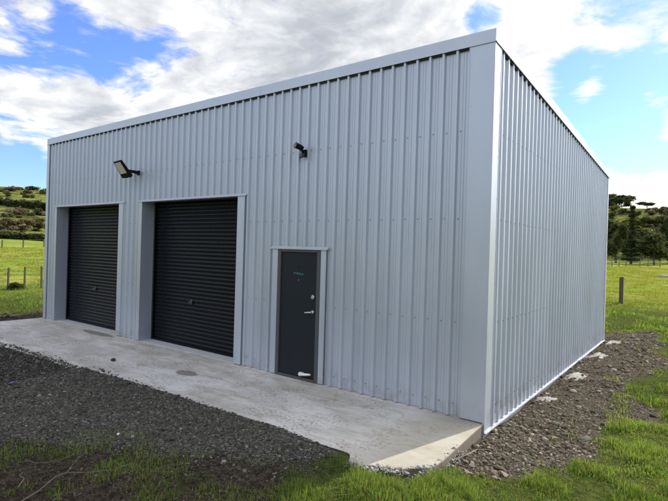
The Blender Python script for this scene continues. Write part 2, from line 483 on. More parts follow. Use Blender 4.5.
# ------------------------------------------------------------------ ground sheet
def build_ground():
    def axis(lo, hi, step, far_lo, far_hi):
        a = list(np.arange(lo, hi + 1e-6, step)); s = step; v = hi
        while v < far_hi: s = min(s * 1.10, 7.0); v += s; a.append(v)
        s = step; v = lo
        while v > far_lo: s = min(s * 1.10, 7.0); v -= s; a.insert(0, v)
        return np.array(a)
    xs = axis(-7.0, 2.6, 0.06, -640, 560); ys = axis(-5.2, 3.0, 0.06, -320, 620)
    X, Y = np.meshgrid(xs, ys, indexing='ij'); nx, ny = X.shape
    Z = near_height(X, Y)
    d = np.hypot(X - CAM[0], Y - CAM[1])
    g, dt, so = masks(X, Y)
    dr = sst(20, 33, d + (fbm(X / 4, Y / 4, 3, 8) - .5) * 8)
    hl = sst(103, 112, d + (fbm(X / 9, Y / 9, 3, 6) - .5) * 8)
    V = np.stack([X, Y, Z], -1).reshape(-1, 3)
    i = np.arange(nx * ny).reshape(nx, ny)
    F = np.stack([i[:-1, :-1], i[1:, :-1], i[1:, 1:], i[:-1, 1:]], -1).reshape(-1, 4)
    o = mesh_np('ground', V, [F], GROUNDM, True, {'Mask': np.stack([g, dt, so], -1).reshape(-1, 3), 'Zone': np.stack([dr, hl, hl * 0], -1).reshape(-1, 3)})
    tag(o, kind='structure')


build_ground()


# ------------------------------------------------------------------ slab and floor
def build_slab():
    base = [(-12.12, 0.02), (-12.1, -1.0), (-12.05, -2.1), (-8.9, -2.1), (-6.9, -2.05), (-5.3, -2.02), (-4.1, -1.97), (-3.0, -1.95), (-2.1, -1.93),
            (-1.35, -1.97), (-0.9, -1.98), (-0.6, -1.95), (-0.34, -1.83), (-0.14, -1.70), (0.07, -1.50), (0.06, -1.3), (-0.012, 0.0)]
    out = []
    for i in range(len(base) - 1):
        a = np.array(base[i]); b = np.array(base[i + 1]); L = np.linalg.norm(b - a); n = max(1, int(L / 0.05))
        for k in range(n):
            p = a + (b - a) * k / n
            j = 0.018 if (i >= 2 and i < 15) else 0.004
            if 10 <= i < 15: j = 0.05
            q = (fbm(np.array(p[0] * 14), np.array(p[1] * 14), 3, 12) - .5) * 2 * j
            out.append((p[0] + q * 0.4, p[1] + q))
    out += [(-0.012, 0.0), (-0.012, 0.25), (-12.02, 0.25), (-12.02, 0.02)]
    bm = bmesh.new()
    tp = [bm.verts.new((x, y, 0.0)) for x, y in out]
    f = bm.faces.new(tp)
    if f.normal.z < 0: f.normal_flip()
    r = bmesh.ops.extrude_face_region(bm, geom=[f])
    nv = [g for g in r['geom'] if isinstance(g, bmesh.types.BMVert)]
    for v in nv: v.co.z = 0.0
    for v in tp: v.co.z = -0.22
    for v in tp:  # rough footing bulges outwards at the broken corner
        if v.co.x > -1.0 and v.co.y < -1.0: v.co.y -= 0.03 + 0.03 * random.random()
    bmesh.ops.recalc_face_normals(bm, faces=bm.faces)
    top_e = [e for e in bm.edges if abs(e.verts[0].co.z) < 1e-6 and abs(e.verts[1].co.z) < 1e-6 and e.verts[0].co.y < -0.01]
    bmesh.ops.bevel(bm, geom=top_e, offset=0.012, segments=2, affect='EDGES', clamp_overlap=True)
    bmesh.ops.triangulate(bm, faces=[f for f in bm.faces if len(f.verts) > 4])
    me = bpy.data.meshes.new('concrete_apron'); bm.to_mesh(me); bm.free(); me.materials.append(SLABM)
    o = bpy.data.objects.new('concrete_apron', me); COL.objects.link(o); tag(o, kind='structure')
    m = MB(); m.box(-12.0, -0.03, 0.034, 8.72, -0.3, 0.007)
    tag(m.build('floor', FLOORM), kind='structure')


build_slab()

# ------------------------------------------------------------------ the shed
shed = empty('shed', (-W / 2, D / 2, 0))
tag(shed, 'large pale blue-grey ribbed steel shed with two black roller doors', 'shed')


def P(o):   # parent keeping world place
    o.parent = shed; o.location = Vector(o.location) - Vector(shed.location)
    return o


RIBH, PITCH_R = 0.034, 0.1885


def cladding(name, L, first, ztop, zbot, openings, fn, screws, mat_=STEEL, pitch=PITCH_R):
    """vertical trapezoidal sheets; s along the wall, h outwards (rib tops at 0); fn(s, h, z) -> world"""
    pts = []
    c = first
    while c - 0.05 < L:
        for ds, h in ((-0.032, -RIBH), (-0.0160, -0.0015), (-0.0130, 0.0), (0.0130, 0.0), (0.0160, -0.0015), (0.032, -RIBH),
                      (0.068, -RIBH), (0.073, -RIBH + 0.006), (0.082, -RIBH + 0.006), (0.087, -RIBH), (0.105, -RIBH), (0.110, -RIBH + 0.006), (0.119, -RIBH + 0.006), (0.124, -RIBH)):
            pts.append((c + ds, h))
        c += pitch
    pts = [p for p in pts if 0.0 < p[0] < L]
    S0 = [0.0] + [p[0] for p in pts] + [L]; H0 = [-RIBH] + [p[1] for p in pts] + [-RIBH]
    cuts = sorted({e for o in openings for e in o[:2]})
    allS = sorted(set(S0) | set(cuts))
    H = np.interp(allS, S0, H0)
    m = MB()
    for i in range(len(allS) - 1):
        a, b = allS[i], allS[i + 1]; mid = (a + b) / 2
        if b - a < 1e-6: continue
        za = zbot
        for o in openings:
            if o[0] < mid < o[1]: za = o[2]
        n = 1
        m.add([fn(a, H[i], za), fn(b, H[i + 1], za), fn(b, H[i + 1], ztop(b)), fn(a, H[i], ztop(a))], [(0, 1, 2, 3)])
    # fixing screws with washers, part of the sheet pattern
    c = first; n_sheet = len(m.f)
    while c - 0.05 < L:
        for z in screws:
            s = c - 0.062
            if s < 0.02 or any(o[0] - 0.05 < s < o[1] + 0.05 and z < o[2] + 0.05 for o in openings): continue
            if z > ztop(min(max(s, 0), L)) - 0.1: continue
            zz = z + random.uniform(-0.006, 0.006)
            for r, h0, h1 in ((0.010, -RIBH, -RIBH + 0.003), (0.007, -RIBH + 0.003, -RIBH + 0.011)):
                ring = [(s + r * math.cos(k * math.pi / 3), zz + r * math.sin(k * math.pi / 3)) for k in range(6)]
                m.add([fn(q[0], h0, q[1]) for q in ring] + [fn(q[0], h1, q[1]) for q in ring],
                      [tuple(range(6, 12))] + [(k, (k + 1) % 6, 6 + (k + 1) % 6, 6 + k) for k in range(6)])
        c += pitch
    o = m.build(name, mat_); o.data.materials.append(SCREW)
    for p in o.data.polygons[n_sheet:]: p.material_index = 1
    return P(o)


FAS = 0.157
OPEN_L = (-11.40, -8.385, 2.962)
OPEN_B = (-7.475, -4.49, 2.962)
OPEN_P = (-3.488, -2.59, 2.06)
ops = [(-o[1], -o[0], o[2]) for o in (OPEN_L, OPEN_B, OPEN_P)]
slope = (HF - HB) / D
fr = cladding('wall_cladding', W, 0.105, lambda s: HF - 0.06, 0.014, ops, lambda s, h, z: (-s, -h, z), (0.16, 1.19, 2.50, 3.60))
sd_ = cladding('wall_cladding', D, 0.150, lambda s: HF - 0.06 - slope * s, ZB + 0.005, [], lambda s, h, z: (h, s, z), (0.12, 1.19, 2.50, 3.60), pitch=0.197)
bk = cladding('wall_cladding', W, 0.1, lambda s: HB - 0.06, ZB + 0.01, [], lambda s, h, z: (-s, D + h, z), (1.2, 2.5))
lf = cladding('wall_cladding', D, 0.1, lambda s: HF - 0.06 - slope * s, ZB + 0.01, [], lambda s, h, z: (-W - h, s, z), (1.2, 2.5))
fr['label'] = 'shaded front wall with door openings'; sd_['label'] = 'long side wall raked by the sun'

# roof sheet, trapezoidal, running from front to back
m = MB(); s = 0.05
prof = []
while s < W - 0.1:
    prof += [(s, 0), (s + 0.02, 0.03), (s + 0.05, 0.03), (s + 0.07, 0)]; s += 0.2
v = []
for x, h in prof: v += [(-x, 0.02, HF - 0.075 + h), (-x, D - 0.0, HB - 0.075 + h)]
m.add(v, [(2 * i, 2 * i + 2, 2 * i + 3, 2 * i + 1) for i in range(len(prof) - 1)])
P(m.build('roof', ROOFM))

# fascia along the front: three lengths with lapped joints
for i, (xa, xb) in enumerate(((0.006, -4.02), (-4.0, -8.02), (-8.0, -W - 0.006))):
    m = MB(); y = -0.012 - 0.0025 * (i % 2)
    xa2 = xa
    m.box(xb, xa2, y, 0.001 + 0.0004 * i, HF - FAS, HF)
    m.box(xb, xa2, 0.002, 0.15, HF - 0.004 - 0.0015 * i, HF - 0.0015 * i)
    m.box(xb, xa2, y - 0.006, y - 0.0005, HF - FAS - 0.004, HF - FAS + 0.012)
    P(m.build('fascia', TRIM))
# sloping barge flashing on the side
m = MB()
x0, x1 = 0.004, 0.016
def zt(y): return HF - slope * y
m.hexa([(x0, -0.014, zt(0) - FAS), (x1, -0.014, zt(0) - FAS), (x1, D, zt(D) - FAS), (x0, D, zt(D) - FAS),
        (x0, -0.014, zt(0) + 0.001), (x1, -0.014, zt(0) + 0.001), (x1, D, zt(D) + 0.001), (x0, D, zt(D) + 0.001)])
m.hexa([(-0.16, 0.156, zt(0.156) - 0.002), (x0 - 0.001, 0.156, zt(0.156) - 0.002), (x0 - 0.001, D, zt(D) - 0.002), (-0.16, D, zt(D) - 0.002),
        (-0.16, 0.156, zt(0.156) + 0.002), (x0 - 0.001, 0.156, zt(0.156) + 0.002), (x0 - 0.001, D, zt(D) + 0.002), (-0.16, D, zt(D) + 0.002)])
m.hexa([(x1 + 0.0005, 0, zt(0) - FAS - 0.004), (x1 + 0.007, 0, zt(0) - FAS - 0.004), (x1 + 0.007, D, zt(D) - FAS - 0.004), (x1 + 0.0005, D, zt(D) - FAS - 0.004),
        (x1 + 0.0005, 0, zt(0) - FAS + 0.012), (x1 + 0.007, 0, zt(0) - FAS + 0.012), (x1 + 0.007, D, zt(D) - FAS + 0.012), (x1 + 0.0005, D, zt(D) - FAS + 0.012)])
P(m.build('barge_flashing', TRIM))
m = MB()   # barge on the far side and gutter at the back
m.hexa([(-W - x1, 0, zt(0) - FAS), (-W - x0, 0, zt(0) - FAS), (-W - x0, D, zt(D) - FAS), (-W - x1, D, zt(D) - FAS),
        (-W - x1, 0, zt(0)), (-W - x0, 0, zt(0)), (-W - x0, D, zt(D)), (-W - x1, D, zt(D))])
P(m.build('barge_flashing', TRIM))
m = MB(); m.box(-W, 0, D + 0.004, D + 0.12, HB - 0.16, HB - 0.03)
P(m.build('gutter', TRIM, bevel=0.01))

m = MB(); m.box(-W + 0.14, -0.315, 0.004, 0.031, HF - FAS - 0.024, HF - FAS + 0.01); P(m.build('shade_strip', RUBBER_SHADE))  # black strip added as painted shade in the pans under the fascia
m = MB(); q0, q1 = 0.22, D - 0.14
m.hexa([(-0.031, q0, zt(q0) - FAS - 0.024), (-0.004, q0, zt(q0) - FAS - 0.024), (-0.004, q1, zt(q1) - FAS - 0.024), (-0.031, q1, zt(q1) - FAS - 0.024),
        (-0.031, q0, zt(q0) - FAS + 0.01), (-0.004, q0, zt(q0) - FAS + 0.01), (-0.004, q1, zt(q1) - FAS + 0.01), (-0.031, q1, zt(q1) - FAS + 0.01)]); P(m.build('shade_strip', RUBBER_SHADE))  # the same black strip of painted shade under the barge
# corner flashings: folded, front leg 0.313 wide, side leg 0.215 wide
m = MB()
m.box(-0.313, 0.005, -0.006, -0.003, 0.016, HF - FAS + 0.02)
m.box(-0.317, -0.308, -0.010, -0.0065, 0.016, HF - FAS + 0.02)
m.box(-0.02, 0.005, -0.006, -0.003, ZB, 0.0155)
for k in range(9): m.tube([(-0.285, -0.0055, .25 + k * .52), (-0.285, -0.0095, .25 + k * .52)], .006, 8)
P(m.build('corner_flashing', TRIM))
m = MB(); m.box(0.0055, 0.0085, -0.0062, 0.215, ZB, HF - FAS + 0.01)
m.box(0.009, 0.0125, 0.207, 0.218, ZB + 0.02, HF - FAS)
for k in range(9): m.tube([(0.008, .185, .15 + k * .52), (0.012, .185, .15 + k * .52)], .006, 8)
P(m.build('corner_flashing', TRIM))
m = MB(); m.box(-W - 0.006, -W + 0.13, -0.006, -0.003, 0.014, HF - FAS + 0.02); m.box(-W - 0.008, -W - 0.0062, -0.006, 0.2, ZB, HF - FAS)
P(m.build('corner_flashing', TRIM))
m = MB(); m.box(0.0055, 0.0085, D - 0.13, D + 0.006, ZB, HB - FAS + 0.02); m.box(-0.2, 0.005, D + 0.003, D + 0.006, ZB, HB - 0.17)
P(m.build('corner_flashing', TRIM))
# bottom flashing of the side wall
m = MB(); m.box(-0.03, 0.026, 0.0, D, ZB - 0.014, ZB - 0.006); m.box(0.0225, 0.026, 0.0, D, ZB - 0.022, ZB - 0.0145); m.box(-0.03, 0.003, 0.0, D, ZB - 0.3, ZB - 0.0145)
P(m.build('bottom_flashing', TRIM))
m = MB(); m.box(-W, 0, D - 0.03, D + 0.003, ZB - 0.3, ZB + 0.012); m.box(-W - 0.003, -W + 0.03, 0, D - 0.04, ZB - 0.3, ZB + 0.012)
P(m.build('footing', SLABM))


def roller_door(o, label, lock_x):
    x0, x1, zt_ = o
    yc = 0.335
    # curtain: rolled ribs
    pitch = 0.0785; seg = [(0.0, 0.0), (0.10, 0.008), (0.24, 0.012), (0.42, 0.013), (0.60, 0.012), (0.76, 0.008), (0.86, 0.0), (0.93, -0.004)]
    zs = []; z = 0.045
    while z < zt_ + 0.15:
        for a, h in seg: zs.append((z + a * pitch, h))
        z += pitch
    v = []; xa, xb = x0 - 0.05, x1 + 0.05
    for zz, h in zs: v += [(xa, yc - h, zz), (xb, yc - h, zz)]
    m = MB(); m.add(v, [(2 * i, 2 * i + 1, 2 * i + 3, 2 * i + 2) for i in range(len(zs) - 1)])
    c = P(m.build('roller_door', BLACKDOOR, smooth=True)); c['label'] = label
    m = MB(); m.box(xa, xb, yc - 0.03, yc + 0.02, 0.012, 0.06)
    m.build('bottom_rail', BLACKDOOR, c, bevel=0.006)
    m = MB(); m.box(lock_x - 0.035, lock_x + 0.035, yc - 0.024, yc - 0.019, 0.88, 0.97); lk = m
    lk.tube([(lock_x, yc - 0.02, 0.925), (lock_x, yc - 0.05, 0.925)], 0.008); lk.tube([(lock_x - 0.055, yc - 0.052, 0.925), (lock_x + 0.055, yc - 0.052, 0.918)], 0.009)
    lk.build('lock_handle', simple('worn_handle', (0.10, 0.10, 0.105), 0.4, 0.5), c)
    for xx, sg in ((x0 + 0.0, 1), (x1 - 0.0, -1)):
        m = MB(); m.box(min(xx, xx + sg * 0.035), max(xx, xx + sg * 0.035), yc - 0.045, yc - 0.032, 0.008, zt_); m.build('guide', RUBBER_SHADE, c)
    # linings of the opening
    for xa_, xb_ in ((x0 - 0.012, x0), (x1, x1 + 0.012)):
        m = MB(); m.box(xa_, xb_, 0.0, yc - 0.046, 0.008, zt_ + 0.012); P(m.build('door_jamb', TRIM))
    m = MB(); m.box(x0, x1, 0.0, yc - 0.09, zt_, zt_ + 0.012); P(m.build('door_head', TRIM))
    # face flashings
    m = MB(); m.box(x0 - 0.125, x0 + 0.002, -0.0055, -0.0022, 0.016, zt_ - 0.002); m.box(x0 - 0.003, x0 + 0.002, -0.002, 0.012, 0.016, zt_ - 0.002)
    P(m.build('door_flashing', TRIM))
    m = MB(); m.box(x1 - 0.002, x1 + 0.185, -0.0055, -0.0022, 0.016, zt_ - 0.002); m.box(x1 + 0.178, x1 + 0.185, -0.012, -0.006, 0.016, zt_ - 0.002)
    P(m.build('door_flashing', TRIM))
    m = MB(); m.box(x0 - 0.13, x1 + 0.225, -0.020, -0.0023, zt_, zt_ + 0.006); m.box(x0 - 0.13, x1 + 0.225, -0.0235, -0.0202, zt_ - 0.012, zt_ + 0.006)
    m.box(x0 - 0.13, x1 + 0.225, -0.0035, 0.0, zt_ + 0.0062, zt_ + 0.03)
    P(m.build('door_head_flashing', TRIM))


roller_door(OPEN_L, 'left black ribbed roller door, set in', -9.95)
roller_door(OPEN_B, 'black ribbed roller door nearer the entry door', -6.14)

# personnel door
x0, x1, zt_ = OPEN_P
m = MB(); m.box(x0 + 0.075, x1 - 0.085, 0.018, 0.055, 0.055, zt_ - 0.062)
leaf = P(m.build('entry_door', CHAR, bevel=0.003)); leaf['label'] = 'dark charcoal entry door with lever handle'
m = MB(); m.box(x0, x0 + 0.068, -0.004, 0.10, 0.008, zt_); m.box(x1 - 0.078, x1, -0.004, 0.10, 0.008, zt_)
m.box(x0 + 0.068, x1 - 0.078, -0.004, 0.10, zt_ - 0.055, zt_); m.box(x0 + 0.068, x1 - 0.078, -0.006, 0.10, 0.008, 0.046)
m.build('frame', FRAMEM, leaf, bevel=0.004)
m = MB(); m.box(x0 + 0.06, x1 - 0.07, 0.056, 0.075, 0.03, zt_ - 0.03); m.build('seal', RUBBER_SHADE, leaf)
m = MB(); m.tube([(-2.735, 0.018, 1.316), (-2.735, -0.004, 1.316), (-2.735, -0.012, 1.316)], [0.033, 0.033, 0.026], 16); m.tube([(-2.735, -0.0125, 1.316), (-2.735, -0.017, 1.316)], 0.012, 12)
m.build('lock', CHROME, leaf)
m = MB(); m.tube([(-2.735, 0.018, 1.085), (-2.735, 0.003, 1.085)], 0.03, 16); m.tube([(-2.735, 0.004, 1.085), (-2.735, -0.045, 1.085), (-2.745, -0.052, 1.085), (-2.80, -0.054, 1.078), (-2.845, -0.05, 1.07)], [0.011, 0.011, 0.011, 0.010, 0.008], 10)
m.build('lever_handle', CHROME, leaf)
m = MB(); m.tube([(-3.05, 0.019, 1.775), (-3.05, 0.012, 1.775)], 0.014, 12); m.build('peephole', BLACK, leaf)
m = MB(); m.tube([(-3.045, 0.019, 1.565), (-3.045, 0.013, 1.565)], 0.008, 10); m.build('stud', CHROME, leaf)
m = MB(); random.seed(3); x = -3.155          # small teal print, too fine in the photo to read
for k in range(11):
    h = random.choice((0.018, 0.024, 0.030)); tl = -0.085 * (x + 3.155)
    m.box(x, x + 0.006, 0.0158, 0.0174, 1.66 + tl, 1.66 + tl + h)
    if k % 3 != 2: m.box(x + 0.0065, x + 0.0145, 0.0158, 0.0174, 1.66 + tl + random.choice((0, h * 0.5)), 1.66 + tl + random.choice((0.0, h * 0.5)) * 0 + 0.006 + h * 0.5)
    x += 0.0185
m.build('teal_lettering', TEAL, leaf)
m = MB()      # white kick-down door stop / bolt at the foot
m.tube([(-2.93, -0.004, 0.10), (-2.93, -0.03, 0.10)], 0.03, 14)
m.tube([(-2.925, -0.03, 0.10), (-2.87, -0.034, 0.105), (-2.80, -0.03, 0.115), (-2.72, -0.02, 0.125)], [0.017, 0.022, 0.02, 0.013], 10)
m.box(-2.96, -2.88, -0.003, 0.017, 0.075, 0.125)
m.build('door_stop', WHITEM, leaf, smooth=False)
m = MB(); m.box(x0 - 0.115, x0 - 0.002, -0.0055, -0.0022, 0.016, zt_ + 0.004); P(m.build('door_flashing', TRIM))
m = MB(); m.box(x1 + 0.002, x1 + 0.105, -0.0055, -0.0022, 0.016, zt_ + 0.004); m.box(x1 + 0.1, x1 + 0.105, -0.012, -0.006, 0.016, zt_); P(m.build('door_flashing', TRIM))
m = MB(); m.box(x0 - 0.15, x1 + 0.14, -0.026, 0.0, zt_ + 0.005, zt_ + 0.011); m.box(x0 - 0.15, x1 + 0.14, -0.030, -0.0262, zt_ - 0.012, zt_ + 0.011); m.box(x0 - 0.15, x1 + 0.14, -0.0035, 0.0, zt_ + 0.0112, zt_ + 0.035)
P(m.build('door_head_flashing', TRIM))

# ------------------------------------------------------------------ lamps on the front wall
fl = empty('floodlight', (-7.62, -0.005, 3.575), label='large black floodlight on an arm above the left roller door', cat='floodlight')
m = MB(); m.box(-0.045, 0.045, -0.03, 0.0, -0.05, 0.05); m.build('wall_plate', BLACK, fl, bevel=0.006)
m = MB(); m.tube([(0, -0.03, 0), (-0.01, -0.15, 0.012), (-0.02, -0.29, 0.0)], [0.036, 0.034, 0.04], 10); m.box(-0.06, 0.03, -0.32, -0.25, -0.04, 0.03); m.build('arm', BLACK, fl, bevel=0.003)
# head: thin tapered box, tilted; local frame built by hand
piv = Vector((-0.02, -0.34, 0.0)); tl = math.radians(34)
upv = Vector((-0.05, -math.sin(tl), math.cos(tl))).normalized(); xv = Vector((1, 0, 0)); xv = (xv - upv * xv.dot(upv)).normalized(); nv = xv.cross(upv)   # nv points -Y / down
if nv.y > 0: nv = -nv


def hp(a, b, c): return piv + xv * a + upv * b + nv * c


m = MB(); m.hexa([hp(-.165, -.15, -.045), hp(.165, -.15, -.045), hp(.165, -.15, .03), hp(-.165, -.15, .03), hp(-.15, .23, -.012), hp(.15, .23, -.012), hp(.15, .23, .03), hp(-.15, .23, .03)])
hd = m.build('lamp_head', BLACK, fl, bevel=0.01)
m = MB(); m.hexa([hp(-.125, -.05, .0305), hp(.125, -.05, .0305), hp(.125, -.05, .0345), hp(-.125, -.05, .0345), hp(-.115, .20, .0305), hp(.115, .20, .0305), hp(.115, .20, .0345), hp(-.115, .20, .0345)])
m.build('lens', LENS, hd)
m = MB()
for k in range(5):
    b0 = -.17 + k * .07; m.hexa([hp(-.10, b0, -.055), hp(.10, b0, -.055), hp(.10, b0, -.02), hp(-.10, b0, -.02), hp(-.10, b0 + .012, -.055), hp(.10, b0 + .012, -.055), hp(.10, b0 + .012, -.02), hp(-.10, b0 + .012, -.02)])
m.build('cooling_fins', BLACK, hd)

sl = empty('security_light', (-2.97, -0.005, 3.55), label='small black security light with sensor above the entry door', cat='security light')
m = MB(); m.box(-0.05, 0.05, -0.035, 0.0, -0.055, 0.06); m.build('wall_plate', BLACK, sl, bevel=0.008)
m = MB(); m.tube([(0, -0.03, 0.02), (-0.01, -0.09, 0.05), (-0.02, -0.12, 0.075)], 0.018, 8); m.build('arm', BLACK, sl)
m = MB(); m.tube([(0.0, -0.05, 0.075), (-0.02, -0.09, 0.088), (-0.045, -0.15, 0.105), (-0.05, -0.175, 0.110)], [0.032, 0.044, 0.046, 0.05], 12); lh = m.build('lamp_head', BLACK, sl)
m = MB(); m.tube([(-0.0505, -0.1755, 0.1101), (-0.052, -0.181, 0.111)], 0.04, 12); m.build('lens', LENSD, lh)
m = MB(); m.tube([(0.0, -0.03, -0.02), (-0.015, -0.075, -0.045), (-0.02, -0.095, -0.075)], [0.03, 0.035, 0.018], 10); m.build('sensor', LENSD, sl)


# ------------------------------------------------------------------ stones
def ico():
    p = (1 + 5 ** .5) / 2
    v = np.array([(-1, p, 0), (1, p, 0), (-1, -p, 0), (1, -p, 0), (0, -1, p), (0, 1, p), (0, -1, -p), (0, 1, -p), (p, 0, -1), (p, 0, 1), (-p, 0, -1), (-p, 0, 1)], float)
    f = np.array([(0, 11, 5), (0, 5, 1), (0, 1, 7), (0, 7, 10), (0, 10, 11), (1, 5, 9), (5, 11, 4), (11, 10, 2), (10, 7, 6), (7, 1, 8), (3, 9, 4), (3, 4, 2), (3, 2, 6), (3, 6, 8), (3, 8, 9), (4, 9, 5), (2, 4, 11), (6, 2, 10), (8, 6, 7), (9, 8, 1)])
    return v / np.linalg.norm(v[0]), f


def rand_rot(n):
    q = rng.normal(size=(n, 4)); q /= np.linalg.norm(q, axis=1)[:, None]
    w, x, y, z = q.T
    return np.stack([1 - 2 * (y * y + z * z), 2 * (x * y - z * w), 2 * (x * z + y * w), 2 * (x * y + z * w), 1 - 2 * (x * x + z * z), 2 * (y * z - x * w),
                     2 * (x * z - y * w), 2 * (y * z + x * w), 1 - 2 * (x * x + y * y)], -1).reshape(n, 3, 3)


def stones(name, pos, rad, col, flat=0.6):
    n = len(pos); bv, bf = ico()
    v = bv[None] * (1 + rng.uniform(-.42, .42, (n, 12, 1))) * rng.uniform(.55, 1.1, (n, 1, 3))
    v = np.einsum('nij,nkj->nki', rand_rot(n), v)
    v[:, :, 2] *= flat
    v = v * rad[:, None, None] + pos[:, None, :]
    f = (bf[None] + (np.arange(n) * 12)[:, None, None]).reshape(-1, 3)
    c = np.repeat(col, 12, axis=0)
    o = mesh_np(name, v.reshape(-1, 3), [f], STONEM, False, {'Col': c})
    return o


def in_view(x, y, z=0.0, margin=70):
    d = np.stack([x - CAM[0], y - CAM[1], np.zeros_like(x) + z - CAM[2]], -1)
    w = d @ FWD; w2 = np.where(w > 0.3, w, 1e9)
    u = 334 + FPX * (d @ RIGHT) / w2; v = 250.5 - FPX * (d @ UP) / w2
    return (w > 0.3) & (u > -margin) & (u < 668 + margin) & (v < 501 + margin * 1.6) & (v > -50)


def scatter(x0, x1, y0, y1, n):
    return rng.uniform(x0, x1, n), rng.uniform(y0, y1, n)


# dark gravel
xa, ya = scatter(-13.5, -0.3, -7.5, -1.7, 330000); xb, yb = scatter(-6.0, -0.4, -4.6, -1.7, 330000)
x = np.concatenate([xa, xb]); y = np.concatenate([ya, yb])
d = np.hypot(x - CAM[0], y - CAM[1])
g, _, _ = masks(x, y)
edge = sdf(x, y, GRAVEL)
keep = (g > rng.uniform(.15, .9, len(x))) & in_view(x, y) & (rng.uniform(size=len(x)) < np.minimum(1, (5.6 / d) ** 1.7))
spill = (edge > 0) & (edge < 0.16) & (y > -2.95) & (rng.uniform(size=len(x)) < 0.012) & in_view(x, y)
spill2 = (edge > 0) & (edge < 0.45) & (y < -2.2) & (rng.uniform(size=len(x)) < .30 * np.exp(-edge / .13)) & in_view(x, y)
keep |= spill | spill2
x, y, d = x[keep], y[keep], d[keep]
rad = rng.lognormal(math.log(0.0066), .42, len(x)) * np.maximum(1, (d / 5.5) ** 0.9)
on_slab = (sdf(x, y, [(-12.05, -2.05), (-5.3, -1.99), (-2.1, -1.9), (-0.7, -1.93), (-0.1, -1.5), (-0.01, 0), (-12.05, 0)]) < 0.0)
z = np.where(on_slab, 0.0, near_height(x, y)) + rad * 0.28
lum = rng.lognormal(math.log(0.066), .5, len(x)).clip(.014, .32)
tint = np.array([1.08, 1.02, .83])[None] * (1 + rng.normal(0, .05, (len(x), 3)))
tag(stones('gravel', np.stack([x, y, z], -1), rad, lum[:, None] * tint), 'dark grey crushed gravel laid in front of the concrete apron', 'gravel', kind='stuff')

# rubble along the side wall and loose clods of soil
x, y = scatter(-0.4, 2.2, -1.4, 12.2, 130000)
d = np.hypot(x - CAM[0], y - CAM[1])
_, dt, _ = masks(x, y)
keep = (dt > rng.uniform(.2, .9, len(x))) & (x > 0.03) & in_view(x, y) & (rng.uniform(size=len(x)) < .8 * np.minimum(1, (6.5 / d) ** 1.5))
x, y, d = x[keep], y[keep], d[keep]
coarse = sst(2.0, -0.2, y) * 0.5 + 0.55
rad = (rng.lognormal(math.log(0.0056), .66, len(x)) * (0.7 + 0.7 * coarse)).clip(.003, .042) * np.maximum(1, (d / 8) ** .8)
z = near_height(x, y) + rad * 0.25
lum = rng.lognormal(math.log(0.105), .5, len(x)).clip(.03, .40)
tint = np.array([1.18, 1.0, 0.73])[None] * (1 + rng.normal(0, .05, (len(x), 3)))
tag(stones('rubble', np.stack([x, y, z], -1), rad, lum[:, None] * tint), 'brown stony rubble and clods along the side wall', 'rubble', kind='stuff')

# broken aggregate along the rough end of the slab
EDGE = [(-1.35, -1.97), (-0.9, -1.99), (-0.6, -1.97), (-0.34, -1.86), (-0.14, -1.73), (0.08, -1.52), (0.07, -1.3), (0.03, -0.8)]
ex, ey = [], []
for (ax, ay), (bx, by) in zip(EDGE[:-1], EDGE[1:]):
    n_ = int(900 * math.hypot(bx - ax, by - ay) * (0.35 if by > -1.4 else 1)); q = rng.uniform(size=n_); sp = rng.normal(0, .035, n_); L_ = math.hypot(bx - ax, by - ay)
    ex.append(ax + (bx - ax) * q + (by - ay) / L_ * (sp + .015)); ey.append(ay + (by - ay) * q - (bx - ax) / L_ * (sp + .015))
x, y = np.concatenate(ex), np.concatenate(ey)
ins_ = sdf(x, y, EDGE[::-1] + [(-1.35, 0.0)] + [(0.0, 0.0)]) < 0
ins_ = sdf(x, y, [(-1.35, 0)] + EDGE + [(0.0, 0.0)]) < -.012
rad = rng.lognormal(math.log(.0065), .55, len(x)).clip(.003, .026)
z = np.where(ins_, rad * .1, np.minimum(near_height(x, y) + rng.uniform(0, .05, len(x)), -.004))
lum = rng.lognormal(math.log(.27), .35, len(x)).clip(.08, .5)
tag(stones('concrete_crumbs', np.stack([x, y, z], -1), rad, lum[:, None] * np.array([1.02, 1.0, .93])[None]), 'pale broken concrete crumbs along the rough end of the apron', 'rubble', kind='stuff')

# soil crumbs, front left and far left
x, y = scatter(-6, 0.2, -5.6, -2.1, 60000); x2, y2 = scatter(-14.3, -11.9, -3, 6, 6000)
x = np.concatenate([x, x2]); y = np.concatenate([y, y2])
_, dt, so = masks(x, y)
keep = (np.maximum(so, dt) > rng.uniform(.2, .9, len(x))) & in_view(x, y)
keep &= ~((x > -0.9) & (y > -2.0))
x, y = x[keep], y[keep]; d = np.hypot(x - CAM[0], y - CAM[1])
rad = rng.lognormal(math.log(0.0055), .6, len(x)).clip(.002, .022) * np.where(d > 12, 2.4, 1)
lum = rng.lognormal(math.log(0.042), .45, len(x)).clip(.012, .11)
tag(stones('soil_crumbs', np.stack([x, y, near_height(x, y) + rad * .2], -1), rad, lum[:, None] * np.array([1.2, 1.0, .74])[None]), 'dark crumbly topsoil between gravel and grass', 'soil', kind='stuff')


